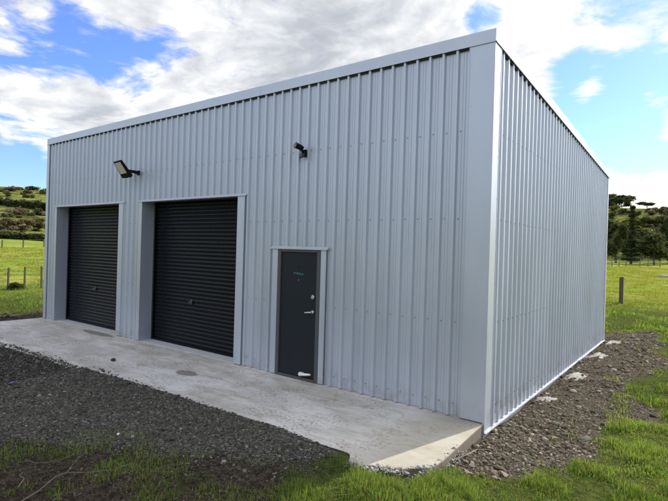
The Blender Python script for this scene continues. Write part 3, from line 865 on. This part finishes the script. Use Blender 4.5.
# ------------------------------------------------------------------ grass
def blades(name, x, y, z, h, wd, base_col, lean=1.0):
    n = len(x)
    a = rng.uniform(0, 2 * np.pi, n); la = rng.uniform(0, 2 * np.pi, n); ln = np.abs(rng.normal(0, lean, n)) * h
    sx, sy = np.cos(a) * wd, np.sin(a) * wd
    lx, ly = np.cos(la) * ln, np.sin(la) * ln
    hz = np.sqrt(np.maximum(h * h - ln * ln, (0.35 * h) ** 2))
    B = np.stack([x, y, z - 0.01], -1)
    v = np.zeros((n, 5, 3))
    s3 = np.stack([sx, sy, 0 * sx], -1); L = np.stack([lx, ly, 0 * lx], -1); zz = np.array([0, 0, 1.0])[None]
    mid = B + L * 0.32 + zz * (hz * 0.6)[:, None]
    v[:, 0] = B - s3 * .5; v[:, 1] = B + s3 * .5; v[:, 2] = mid + s3 * .42; v[:, 3] = mid - s3 * .42
    v[:, 4] = B + L + zz * hz[:, None]
    i = (np.arange(n) * 5)[:, None]
    q = i + np.array([[0, 1, 2, 3]]); tr = i + np.array([[3, 2, 4]])
    return mesh_np(name, v.reshape(-1, 3), [q, tr], GRASSM, True, {'Col': np.repeat(base_col, 5, axis=0)})


def grass_cols(n, x, y, dryf=0.17):
    t = fbm(x * 1.3, y * 1.3, 3, 44)[:, None]
    c1 = np.array([0.052, 0.105, 0.014]); c2 = np.array([0.19, 0.275, 0.055])
    c = c1 + (c2 - c1) * np.clip(t * 1.6 - 0.3 + rng.normal(0, .30, (n, 1)), 0, 1)
    dry = rng.uniform(size=n) < dryf
    c[dry] = np.array([0.24, 0.21, 0.09]) * rng.uniform(.7, 1.1, (dry.sum(), 1))
    return c


# near lush grass on the right and along the bottom edge
X, Y, Hh, Wd = [], [], [], []
xa, ya = scatter(-2.2, 3.2, -4.2, 3.0, 420000); xb, yb = scatter(0.2, 5.0, 3.0, 16, 260000)
x = np.concatenate([xa, xb]); y = np.concatenate([ya, yb])
d = np.hypot(x - CAM[0], y - CAM[1])
g, dt, so = masks(x, y)
clump = fbm(x * 3.1, y * 3.1, 3, 50)
p = (1 - np.maximum.reduce([g, dt, so])) * sst(0.12, 0.42, clump) * np.minimum(1, (4.6 / d) ** 1.3)
onslab = (x < 0.06) & (y > -1.75)
keep = (rng.uniform(size=len(x)) < p) & in_view(x, y) & ~onslab & ~((x < 0.05) & (y > -2) & (y < 8.8))
x, y, d, clump = x[keep], y[keep], d[keep], clump[keep]
h = (0.022 + 0.068 * sst(0.35, 0.72, clump)) * rng.uniform(.6, 1.5, len(x)); wd = 0.0055 * np.maximum(1, (d / 4.5)) * rng.uniform(.7, 1.3, len(x))
near = blades('grass', x, y, near_height(x, y), h, wd, grass_cols(len(x), x, y))
tag(near, 'lush green lawn grass beside and in front of the shed', 'grass', kind='stuff')

# thin grass tufts coming up through the bare soil, front left and in the rubble
x, y = scatter(-6.5, 2.0, -5.6, 9, 420000)
d = np.hypot(x - CAM[0], y - CAM[1])
g, dt, so = masks(x, y)
cl = fbm(x * 2.6, y * 2.6, 4, 61)
for cx_, cy_, r__ in ((-2.45, -4.25, .22), (-2.45, -3.05, .2), (-2.1, -2.95, .2), (-2.35, -3.45, .14), (-3.4, -3.85, .25), (-3.0, -3.4, .2), (-1.3, -2.95, .25), (-.85, -2.75, .3), (-1.75, -3.3, .16)):
    cl = cl + .2 * np.exp(-((x - cx_) ** 2 + (y - cy_) ** 2) / r__ ** 2)
p = np.where(so > .4, sst(.50, .67, cl) * .95, 0) + np.where((g > .3) & (sdf(x, y, GRAVEL) > -.25) & (y < -2.2), sst(.53, .66, cl) * .5, 0)
p = p + np.where((dt > .4) & (x > .1), sst(.63, .72, cl) * .45 * sst(0.3, 1.2, x), 0)
keep = (rng.uniform(size=len(x)) < p) & in_view(x, y) & ~((x < 0.03) & (y > -1.95))
x, y, d = x[keep], y[keep], d[keep]
h = rng.uniform(.03, .085, len(x)); wd = 0.0058 * np.maximum(1, d / 4.5) * rng.uniform(.7, 1.2, len(x))
tag(blades('grass_tufts', x, y, near_height(x, y), h, wd, grass_cols(len(x), x, y, .25) * 1.0, 1.1), 'thin grass tufts sprouting through bare soil', 'grass', kind='stuff')

# paddock grass further off (left strip, right field)
xl, yl = scatter(-60, -13.6, -6, 40, 330000); xr, yr = scatter(-16, 6, 9, 75, 330000)
x = np.concatenate([xl, xr]); y = np.concatenate([yl, yr])
d = np.hypot(x - CAM[0], y - CAM[1])
g, dt, so = masks(x, y)
cl = fbm(x * 1.2, y * 1.2, 3, 71)
keep = in_view(x, y, margin=40) & (dt < .4) & (rng.uniform(size=len(x)) < sst(.25, .6, cl) * np.minimum(1, (22 / d) ** 1.2)) & ~((x > -12.2) & (x < 0.1) & (y < 8.9))
x, y, d, cl = x[keep], y[keep], d[keep], cl[keep]
# hidden behind the shed: skip
ang = np.degrees(np.arctan2(x - CAM[0], y - CAM[1]))
keep = (ang < -65.0) | (ang > -9.0)
x, y, d, cl = x[keep], y[keep], d[keep], cl[keep]
h = (0.05 + .09 * sst(.35, .75, cl)) * rng.uniform(.6, 1.3, len(x)); wd = 0.0012 * d * rng.uniform(.7, 1.3, len(x))
cc = grass_cols(len(x), x, y, .03)
k = sst(20, 33, d)[:, None]
cc = cc * (1 - k) + (cc * .3 + .7 * np.array([.23, .24, .05])) * k
cc = cc * 1.12
tag(blades('paddock_grass', x, y, near_height(x, y), h, wd, cc), 'open paddock grass beyond the shed', 'grass', kind='stuff')


# ------------------------------------------------------------------ small things on the ground
def hz_(x, y): return float(near_height(np.array([x]), np.array([y]))[0])


def lump(name, x, y, z, rx, ry, rz, m_, sd, n=2, jit=.3):
    bm = bmesh.new(); bmesh.ops.create_icosphere(bm, subdivisions=n, radius=1)
    r = random.Random(sd)
    off = (r.uniform(0, 50), r.uniform(0, 50))
    for v in bm.verts:
        k = 1 + jit * 2 * (float(fbm(np.array(v.co.x * 1.7 + off[0] + v.co.z), np.array(v.co.y * 1.7 + off[1]), 3, sd)) - .5)
        v.co = Vector((v.co.x * rx * k, v.co.y * ry * k, v.co.z * rz * k))
    me = bpy.data.meshes.new(name); bm.to_mesh(me); bm.free(); me.materials.append(m_)
    for p in me.polygons: p.use_smooth = n > 2
    o = bpy.data.objects.new(name, me); COL.objects.link(o); o.location = (x, y, z); o.rotation_euler.z = r.uniform(0, 6.28)
    return o


def spill(name, cx, cy, rx, ry, sd):
    na, nr = 72, 12
    th = np.linspace(0, 2 * np.pi, na, endpoint=False)
    edge_ = 0.72 + 1.1 * (fbm(np.cos(th) * 1.6 + sd, np.sin(th) * 1.6 + sd * .7, 4, sd) - .5) + .35 * (vnoise(th * 9, th * 0, sd) - .5)
    V = [(0, 0, .022)]
    for j in range(1, nr + 1):
        q = j / nr
        for k in range(na):
            X_, Y_ = math.cos(th[k]) * rx * q * edge_[k] * 1.4, math.sin(th[k]) * ry * q * edge_[k] * 1.4
            V.append((X_, Y_, .024 * (1 - q ** 2.5) + .030 * (float(fbm(np.array(X_ * 16 + sd), np.array(Y_ * 16), 3, sd)) - .5) - .012 * (j == nr)))
    F3 = np.array([(0, 1 + k, 1 + (k + 1) % na) for k in range(na)])
    F4 = np.array([(1 + j * na + k, 1 + (j + 1) * na + k, 1 + (j + 1) * na + (k + 1) % na, 1 + j * na + (k + 1) % na) for j in range(nr - 1) for k in range(na)])
    V = np.array(V); V[:, 2] += near_height(V[:, 0] + cx, V[:, 1] + cy) - hz_(cx, cy)
    V[-na:, 2] -= .02
    o = mesh_np(name, V, [F3, F4], SPLAT, True); o.location = (cx, cy, hz_(cx, cy) - .002)
    return o


for i, (x, y, rx, ry, lab) in enumerate([
        (0.20, 2.05, .15, .20, 'rough spill of set concrete at the wall foot, nearest the front corner'),
        (0.22, 3.95, .21, .30, 'broad grey concrete spill at the wall foot, second from the front corner'),
        (0.23, 6.35, .24, .34, 'bright white concrete spill at the wall foot, third from the front corner'),
        (0.17, 8.5, .22, .30, 'pale concrete spill at the far back corner of the shed')]):
    o = spill('concrete_spill', x, y, rx, ry, 40 + i)
    tag(o, lab, 'concrete spill', 'concrete spills along the side wall')
DARKST = simple('dark_stone', (0.03, 0.03, 0.03), .9, 0, .3, 20)
PALEST = simple('pale_stone', (0.26, 0.235, 0.19), .9, 0, .2, 20)
tag(lump('stone', -6.14, -1.29, .018, .045, .04, .03, DARKST, 3), 'lone dark stone lying on the pale concrete apron', 'stone')
tag(lump('stone', -2.97, -2.98, hz_(-2.97, -2.98) + .012, .028, .018, .014, simple('white_chip', (.75, .74, .70), .8), 4), 'small white stone chip at the front edge of the gravel', 'stone')
for i, (x, y, r, lab) in enumerate([(1.02, .62, .06, 'long grey stone at the grass edge in the rubble'), (.62, .35, .05, 'pale rounded stone in the middle of the rubble near the corner'),
                                    (.45, 2.75, .06, 'pale stone lying between the two nearest concrete spills'),
                                    (.72, 5.0, .06, 'pale stone out in the rubble past the second concrete spill')]):
    tag(lump('stone', x, y, hz_(x, y) + r * .2, r, r * .65, r * .5, PALEST, 10 + i, 2, .4), lab, 'stone')
PURPLE = simple('purple_scrap', (.16, .10, .42), .5)
m = MB()
for i in range(3):
    a = i * .5 - .4; m.add([(0, 0, 0), (.05 * math.cos(a), .05 * math.sin(a), .012), (.075 * math.cos(a + .5), .075 * math.sin(a + .5), .03), (.03 * math.cos(a + 1), .03 * math.sin(a + 1), .02),
                            (0, 0, .006), (.05 * math.cos(a), .05 * math.sin(a), .018), (.075 * math.cos(a + .5), .075 * math.sin(a + .5), .036), (.03 * math.cos(a + 1), .03 * math.sin(a + 1), .026)],
                           [(0, 3, 2, 1), (4, 5, 6, 7), (0, 1, 5, 4), (1, 2, 6, 5), (2, 3, 7, 6), (3, 0, 4, 7)])
o = m.build('plastic_scrap', PURPLE); o.location = (-5.85, -3.02, hz_(-5.85, -3.02) + .015); tag(o, 'small purple scrap of plastic lying on the gravel', 'scrap')


def twig(pts, r0, lab, m_=TWIG, side=None):
    p3 = [(x, y, hz_(x, y) + .014 + dz) for x, y, dz in pts]
    b = p3[0]; m = MB()
    m.tube([tuple(np.subtract(p, b)) for p in p3], [r0 * (1 - .6 * i / (len(p3) - 1)) for i in range(len(p3))], 6)
    for s_ in side or []:
        q = [(x, y, hz_(x, y) + .014 + dz) for x, y, dz in s_]
        m.tube([tuple(np.subtract(p, b)) for p in q], [r0 * .55, r0 * .4, r0 * .25][:len(q)] if len(q) <= 3 else r0 * .4, 5)
    o = m.build('dead_twig', m_); o.location = b; tag(o, lab, 'twig')


twig([(-2.375, -4.168, .01), (-2.42, -4.0, .02), (-2.50, -3.84, .02), (-2.50, -3.74, .025), (-2.36, -3.62, .03), (-2.27, -3.42, .03), (-2.24, -3.25, .045)], .0042,
     'longest pale dead twig, running up from the bottom edge across the soil', TWIG, [[(-2.5, -3.74, .025), (-2.62, -3.62, .05), (-2.72, -3.45, .07)]])
twig([(-3.15, -3.83, .01), (-2.98, -3.8, .02), (-2.86, -3.66, .02), (-2.86, -3.5, .03), (-2.9, -3.35, .04)], .004, 'thin curved dead twig near the gravel edge', simple('grey_twig', (.11, .09, .065), .8))
twig([(-2.60, -4.1, .03), (-2.68, -4.02, .05), (-2.74, -4.04, .07), (-2.8, -3.98, .06)], .0035, 'short crooked pale twig at the lower left corner', simple('bleached_twig', (.2, .18, .14), .8))
twig([(.06, -1.02, .01), (.14, -.86, .025), (.17, -.66, .04), (.26, -.55, .03)], .006, 'bleached twig in the rubble just off the corner of the concrete', simple('white_twig', (.26, .22, .16), .8))


# ------------------------------------------------------------------ placing far things on the terrain
def ground_at(u, v, dmin=14, dmax=262):
    """where the line of sight of a photo pixel meets the terrain"""
    d = pix_dir(u, v); hd_ = math.hypot(d[0], d[1])
    t = np.arange(dmin, dmax, .25) / hd_
    px = CAM[0] + d[0] * t; py = CAM[1] + d[1] * t; pz = CAM[2] + d[2] * t
    hit = np.nonzero(terrain(px, py) >= pz)[0]
    k = hit[0] if len(hit) else len(t) - 1
    return px[k], py[k], float(terrain(px[k:k + 1], py[k:k + 1])[0]), t[k] * float(np.dot(d, FWD))


def leaf_cloud(centres, radii, n_each, size, c1, c2, flat=.75):
    P_, C_ = [], []
    for (c, r, n) in zip(centres, radii, n_each):
        q = rng.normal(size=(n, 3)); q /= np.linalg.norm(q, axis=1)[:, None]; q *= np.clip(np.abs(rng.normal(.62, .30, (n, 1))), .1, 1.6) * np.array(r)[None]
        P_.append(np.array(c)[None] + q)
        k = np.clip(rng.normal(.5, .32) + rng.normal(0, .16, (n, 1)), 0, 1); C_.append(np.array(c1) + (np.array(c2) - np.array(c1)) * k)
    P_ = np.concatenate(P_); C_ = np.concatenate(C_); n = len(P_)
    R_ = rand_rot(n); s = size * rng.uniform(.6, 1.4, n)
    quad = np.array([(-.5, -.3, 0), (.5, -.35, 0), (.55, .35, .12), (-.45, .4, .1)])
    v = np.einsum('nij,kj->nki', R_, quad) * s[:, None, None]; v[:, :, 2] *= flat
    v = v + P_[:, None, :]
    f = (np.arange(n) * 4)[:, None] + np.arange(4)[None]
    return v.reshape(-1, 3), f, np.repeat(C_, 4, axis=0)


GREENS = {'dark': ((.030, .042, .018), (.10, .115, .045)), 'mid': ((.045, .065, .02), (.125, .15, .045)), 'olive': ((.065, .072, .027), (.175, .17, .06)),
          'brown': ((.10, .078, .05), (.20, .165, .11)), 'light': ((.07, .11, .022), (.16, .20, .045)), 'conifer': ((.026, .038, .02), (.08, .098, .045))}


def tree(name, u, v, hpx, wpx, shape, colour, label, cat='tree', group=None, trunk_frac=.25, density=1.0):
    x, y, z, dep = ground_at(u, v)
    H = hpx * dep / FPX; Wd_ = wpx * dep / FPX
    root = empty(name, (x, y, z - .1), label=label, cat=cat, group=group)
    c1, c2 = GREENS[colour]
    tm = MB(); cs, rs, ns = [], [], []
    ls = max(.28, dep * .0028)
    if shape == 'conifer':
        tm.tube([(0, 0, 0), (.05, .02, H * .5), (0, 0, H * .97)], [H * .022, H * .014, H * .004], 7)
        k = int(13); z0 = H * .08
        for i in range(k):
            f = i / (k - 1); zz = z0 + (H - z0) * f ** .95
            rr = Wd_ * .5 * (1 - f * .80) * random.uniform(.6, 1.2); nb = 6 if f < .7 else 5
            for b in range(nb):
                a = 6.28 * b / nb + i * 1.1 + random.uniform(-.3, .3); L = rr * random.uniform(.7, 1.15)
                tm.tube([(0, 0, zz), (math.cos(a) * L * .5, math.sin(a) * L * .5, zz + L * .06), (math.cos(a) * L, math.sin(a) * L, zz + L * .10)], [H * .005, H * .003, H * .001], 4)
                for q in (.45, .85):
                    cs.append((math.cos(a) * L * q, math.sin(a) * L * q, zz + L * .1 * q)); rs.append((L * .30 + .12, L * .30 + .12, H * .022 + .05)); ns.append(int(36 * density))
        cs.append((0, 0, H * .985)); rs.append((.25, .25, H * .03)); ns.append(26)
    elif shape == 'hedge':
        K = max(6, int(Wd_ / (H * .55)))
        # runs across the line of sight
        for i in range(K):
            q = (i + .5) / K - .5
            px, py = RIGHT[0] * Wd_ * q, RIGHT[1] * Wd_ * q
            gz = float(terrain(np.array([x + px]), np.array([y + py]))[0]) - z
            hh = H * random.uniform(.7, 1.15)
            for j in range(3):
                cs.append((px + random.uniform(-.5, .5) * H * .5, py + random.uniform(-.5, .5) * H * .6, gz + hh * (.25 + .25 * j))); rs.append((H * .48, H * .48, H * .27)); ns.append(int(85 * density))
    elif shape == 'bush':
        tm.tube([(0, 0, -.1), (.05, 0, H * .4)], [H * .05, H * .02], 5)
        for i in range(9):
            a = random.uniform(0, 6.28); q = random.uniform(0, .34) * Wd_
            cs.append((math.cos(a) * q, math.sin(a) * q, H * random.uniform(.22, .72))); rs.append((Wd_ * random.uniform(.16, .27), Wd_ * random.uniform(.16, .27), H * random.uniform(.16, .28))); ns.append(int(75 * density))
    else:
        tf = trunk_frac
        bend = random.uniform(-.06, .06) * H
        top = Vector((bend, bend * .4, H * (tf + .18)))
        tm.tube([(0, 0, -.2), (bend * .3, 0, H * tf * .6), tuple(top)], [H * .034, H * .026, H * .016], 7)
        nl = 9 if shape != 'umbrella' else 6
        for i in range(nl):
            a = 6.28 * i / nl + random.uniform(-.4, .4); L = Wd_ * random.uniform(.24, .40)
            if shape == 'umbrella': zz = H * random.uniform(.80, .92)
            elif shape == 'spread': zz = H * random.uniform(.22, .86); L *= random.choice((.7, 1, 1.15))
            else: zz = H * random.uniform(.30, .84)
            e = Vector((math.cos(a) * L + bend, math.sin(a) * L, zz)); st_ = Vector((bend * .6, 0, H * tf * random.uniform(.8, 1.3)))
            md = st_.lerp(e, .5) + Vector((0, 0, H * .03))
            tm.tube([tuple(st_), tuple(md), tuple(e)], [H * .014, H * .009, H * .003], 5)
            for kk in range(3):
                o_ = Vector((random.uniform(-1, 1) * Wd_ * .10, random.uniform(-1, 1) * Wd_ * .10, random.uniform(-.5, 1) * H * .07))
                cs.append(tuple(e + o_)); w_ = Wd_ * random.uniform(.13, .24)
                rs.append((w_, w_, (H * random.uniform(.05, .08) if shape == 'umbrella' else H * random.uniform(.09, .17)))); ns.append(int(130 * density))
        for i in range(5 if shape != 'umbrella' else 3):
            a = random.uniform(0, 6.28); q = Wd_ * random.uniform(0, .17)
            cs.append((bend + math.cos(a) * q, math.sin(a) * q, H * random.uniform(.78, .93))); rs.append((Wd_ * .17, Wd_ * .17, H * .08)); ns.append(int(90 * density))
    if tm.v: tm.build('trunk', BARK, root)
    V_, F_, C_ = leaf_cloud(cs, rs, ns, ls, c1, c2)
    mesh_np('foliage', V_, [F_], LEAFM, False, {'Col': C_}, root)
    return root


# right hand side: shelter trees at the foot of the hill and scrub above them
tree('conifer', 631, 264, 57, 14, 'conifer', 'conifer', 'tall dark narrow conifer standing clear above the tree line right of the shed', density=1.2)
tree('broadleaf_tree', 616, 263, 42, 20, 'round', 'dark', 'bushy dark tree between the shed and the tall conifer', trunk_frac=.3)
tree('spreading_tree', 654, 265, 32, 34, 'spread', 'dark', 'wide low dark tree with drooping crown right of the tall conifer', trunk_frac=.2, density=1.4)
tree('broadleaf_tree', 642, 260, 30, 18, 'round', 'dark', 'dark tree filling the gap just right of the tall conifer', trunk_frac=.25)
tree('umbrella_tree', 656, 252, 36, 25, 'umbrella', 'dark', 'flat topped dark tree rising behind the wide low tree', trunk_frac=.5)
tree('broadleaf_tree', 626, 258, 26, 20, 'round', 'mid', 'low green tree filling the gap just left of the tall conifer', trunk_frac=.2)
tree('spreading_tree', 668, 264, 24, 26, 'spread', 'dark', 'low dark spreading tree at the right edge beyond the rails', trunk_frac=.15, density=1.3)
tree('broadleaf_tree', 609, 256, 30, 18, 'round', 'dark', 'dark low tree pressed against the back corner of the shed', trunk_frac=.15)
tree('broadleaf_tree', 672, 256, 44, 22, 'round', 'dark', 'dark tree cut by the right edge of the photo', trunk_frac=.3)
tree('broadleaf_tree', 604, 262, 46, 20, 'round', 'mid', 'tree half hidden behind the back corner of the shed', trunk_frac=.3)
tree('bush', 612, 228, 20, 16, 'bush', 'dark', 'dark bush on the slope above the bushy tree, nearest the shed', 'bush')
tree('bush', 624, 231, 10, 14, 'bush', 'olive', 'olive bush on the slope left of the conifer top', 'bush')
tree('bush', 641, 228, 11, 15, 'bush', 'mid', 'mid green bush on the slope right of the conifer top', 'bush')
tree('bush', 664, 236, 16, 18, 'bush', 'olive', 'olive bush on the slope at the right edge of the photo', 'bush')
tree('bush', 646, 238, 12, 16, 'bush', 'olive', 'olive bush just above the wide low dark tree', 'bush')
tree('bush', 622, 214, 6, 11, 'bush', 'mid', 'small bush high on the open slope below the ridge trees', 'bush')
tree('bush', 652, 215, 5, 12, 'bush', 'olive', 'low bush on the bright grass below the umbrella shaped ridge tree', 'bush')
tree('ridge_tree', 611, 207, 20, 20, 'spread', 'dark', 'dark ridge top tree nearest the shed, tallest on the skyline', trunk_frac=.1)
tree('ridge_tree', 622, 208, 13, 18, 'round', 'dark', 'dark ridge top tree second from the shed', trunk_frac=.1)
tree('ridge_tree', 604, 206, 14, 14, 'round', 'dark', 'dark ridge top tree partly behind the shed', trunk_frac=.1)
tree('umbrella_tree', 647, 208, 11, 14, 'umbrella', 'dark', 'umbrella shaped tree alone on the right skyline', trunk_frac=.6)
tree('ridge_tree', 656, 207, 6, 6, 'round', 'dark', 'tiny dark skyline tree beside the umbrella shaped one', trunk_frac=.2)
tree('ridge_tree', 664, 207, 7, 8, 'round', 'dark', 'small dark skyline tree at the right edge of the photo', trunk_frac=.2)
r_ = random.Random(5)
for i in range(75):
    u = r_.uniform(604, 674); v_ = 210 + 38 * r_.random() ** .8
    tree('shrub', u, v_, r_.uniform(3, 8), r_.uniform(6, 13), 'bush', r_.choice(['olive', 'mid', 'dark', 'dark', 'brown']), 'scrubby shrub scattered over the right hand hillside', 'shrub', 'shrubs scattered over the right hillside', density=.7)
# left hand side hill
tree('hedge', 18, 207, 9, 110, 'hedge', 'dark', 'long dark shelter hedge high across the left hill', 'hedge', density=1.3)
tree('hedge', 20, 239.5, 8, 100, 'hedge', 'dark', 'dark brown scrub hedge along the foot of the left hill', 'hedge', density=1.2)
tree('thicket', 19, 215, 8, 26, 'bush', 'brown', 'reddish brown bare thicket on the left slope below the hedge', 'thicket', density=1.6)
tree('bush', 37, 215, 8, 12, 'bush', 'dark', 'dark rounded bush beside the shed edge on the left slope', 'bush')
tree('bare_tree', 8, 233, 15, 18, 'round', 'brown', 'brown leafless tree on the left slope at the photo edge', trunk_frac=.25, density=.6)
tree('bare_tree', 23, 233, 15, 19, 'round', 'brown', 'brown leafless tree in the middle of the left slope', trunk_frac=.25, density=.6)
tree('bare_tree', 38, 231, 13, 14, 'round', 'olive', 'olive brown tree on the left slope touching the shed edge', trunk_frac=.25, density=.7)
tree('bush', 10, 190.5, 4.5, 13, 'bush', 'mid', 'low bush on the left skyline at the photo edge', 'bush')
tree('bush', 32, 190, 4.5, 14, 'bush', 'mid', 'low bush on the left skyline nearer the shed', 'bush')
for i in range(46):
    u = r_.uniform(-14, 50); v_ = r_.choice([r_.uniform(189, 199), r_.uniform(209, 234), r_.uniform(209, 234)])
    tree('shrub', u, v_, r_.uniform(2.5, 6), r_.uniform(5, 10), 'bush', r_.choice(['olive', 'mid', 'brown', 'brown']), 'scrubby shrub scattered over the left hand hillside', 'shrub', 'shrubs scattered over the left hillside', density=.7)
tree('weed_clump', 15.5, 290, 9, 10, 'bush', 'mid', 'small weed clump at the foot of the left fence', 'weeds', density=.5)


# ------------------------------------------------------------------ fences
def post_mesh(m, x, y, z, h, r, seed):
    q = random.Random(seed); lx, ly = q.uniform(-.02, .02), q.uniform(-.02, .02)
    m.hexa([(x - r, y - r, z - .3), (x + r, y - r, z - .3), (x + r, y + r, z - .3), (x - r, y + r, z - .3),
            (x - r + lx, y - r + ly, z + h), (x + r + lx, y - r + ly, z + h + .02), (x + r + lx, y + r + ly, z + h), (x - r + lx, y + r + ly, z + h - .02)])


def fence(name, pix, hpx, r, nw, label, group=None, mat_=TIMBER):
    pts = [ground_at(u, v) for u, v in pix]
    base = pts[0]
    root = empty(name, base[:3], label=label, cat='fence', group=group)
    tops = []
    for i, p in enumerate(pts):
        m = MB(); h = hpx * p[3] / FPX
        post_mesh(m, p[0] - base[0], p[1] - base[1], p[2] - base[2], h, r, i)
        m.build('post', mat_, root, bevel=.01); tops.append((p[0] - base[0], p[1] - base[1], p[2] - base[2], h))
    for k in range(nw):
        f = .95 - .8 * k / max(1, nw - 1)
        m = MB(); m.tube([(a, b - .0, c + h * f) for a, b, c, h in tops], max(.003, base[3] * .00009), 4); m.build('wire', WIRE, root)


fence('wire_fence', [(-24, 292), (-9, 291), (7.5, 290), (24.5, 289), (41.5, 288.2), (57, 287.5)], 22, .034, 4, 'dark wooden post and wire fence across the left paddock, nearer one')
fence('wire_fence', [(-20, 249), (2, 248), (23, 247.6), (44, 247.2), (64, 247)], 8, .06, 2, 'far post and wire fence low across the yellow left field')
fence('wire_fence', [(604, 267), (612, 266.8), (619, 266.8), (626, 266.7), (640, 266.8), (648, 266.8), (660, 267), (672, 267)], 6, .06, 2, 'pale post and wire fence under the dark trees on the right', mat_=PALETIMBER)
p = ground_at(621, 304)
root = MB(); hh = 26.5 * p[3] / FPX
post_mesh(root, 0, 0, 0, hh, .085, 9)
o = root.build('fence_post', TIMBER, bevel=.012); o.location = p[:3]; tag(o, 'lone weathered wooden post standing in the right hand lawn', 'post')
p = ground_at(664, 277)
o = lump('stone', p[0], p[1], p[2] + .0, 0.7, .45, .2, simple('grey_boulder', (.2, .19, .17), .9, 0, .25, 2), 77, 3, .4); o.rotation_euler.z = .6
tag(o, 'pale grey rock lying in the field at the right edge', 'stone')
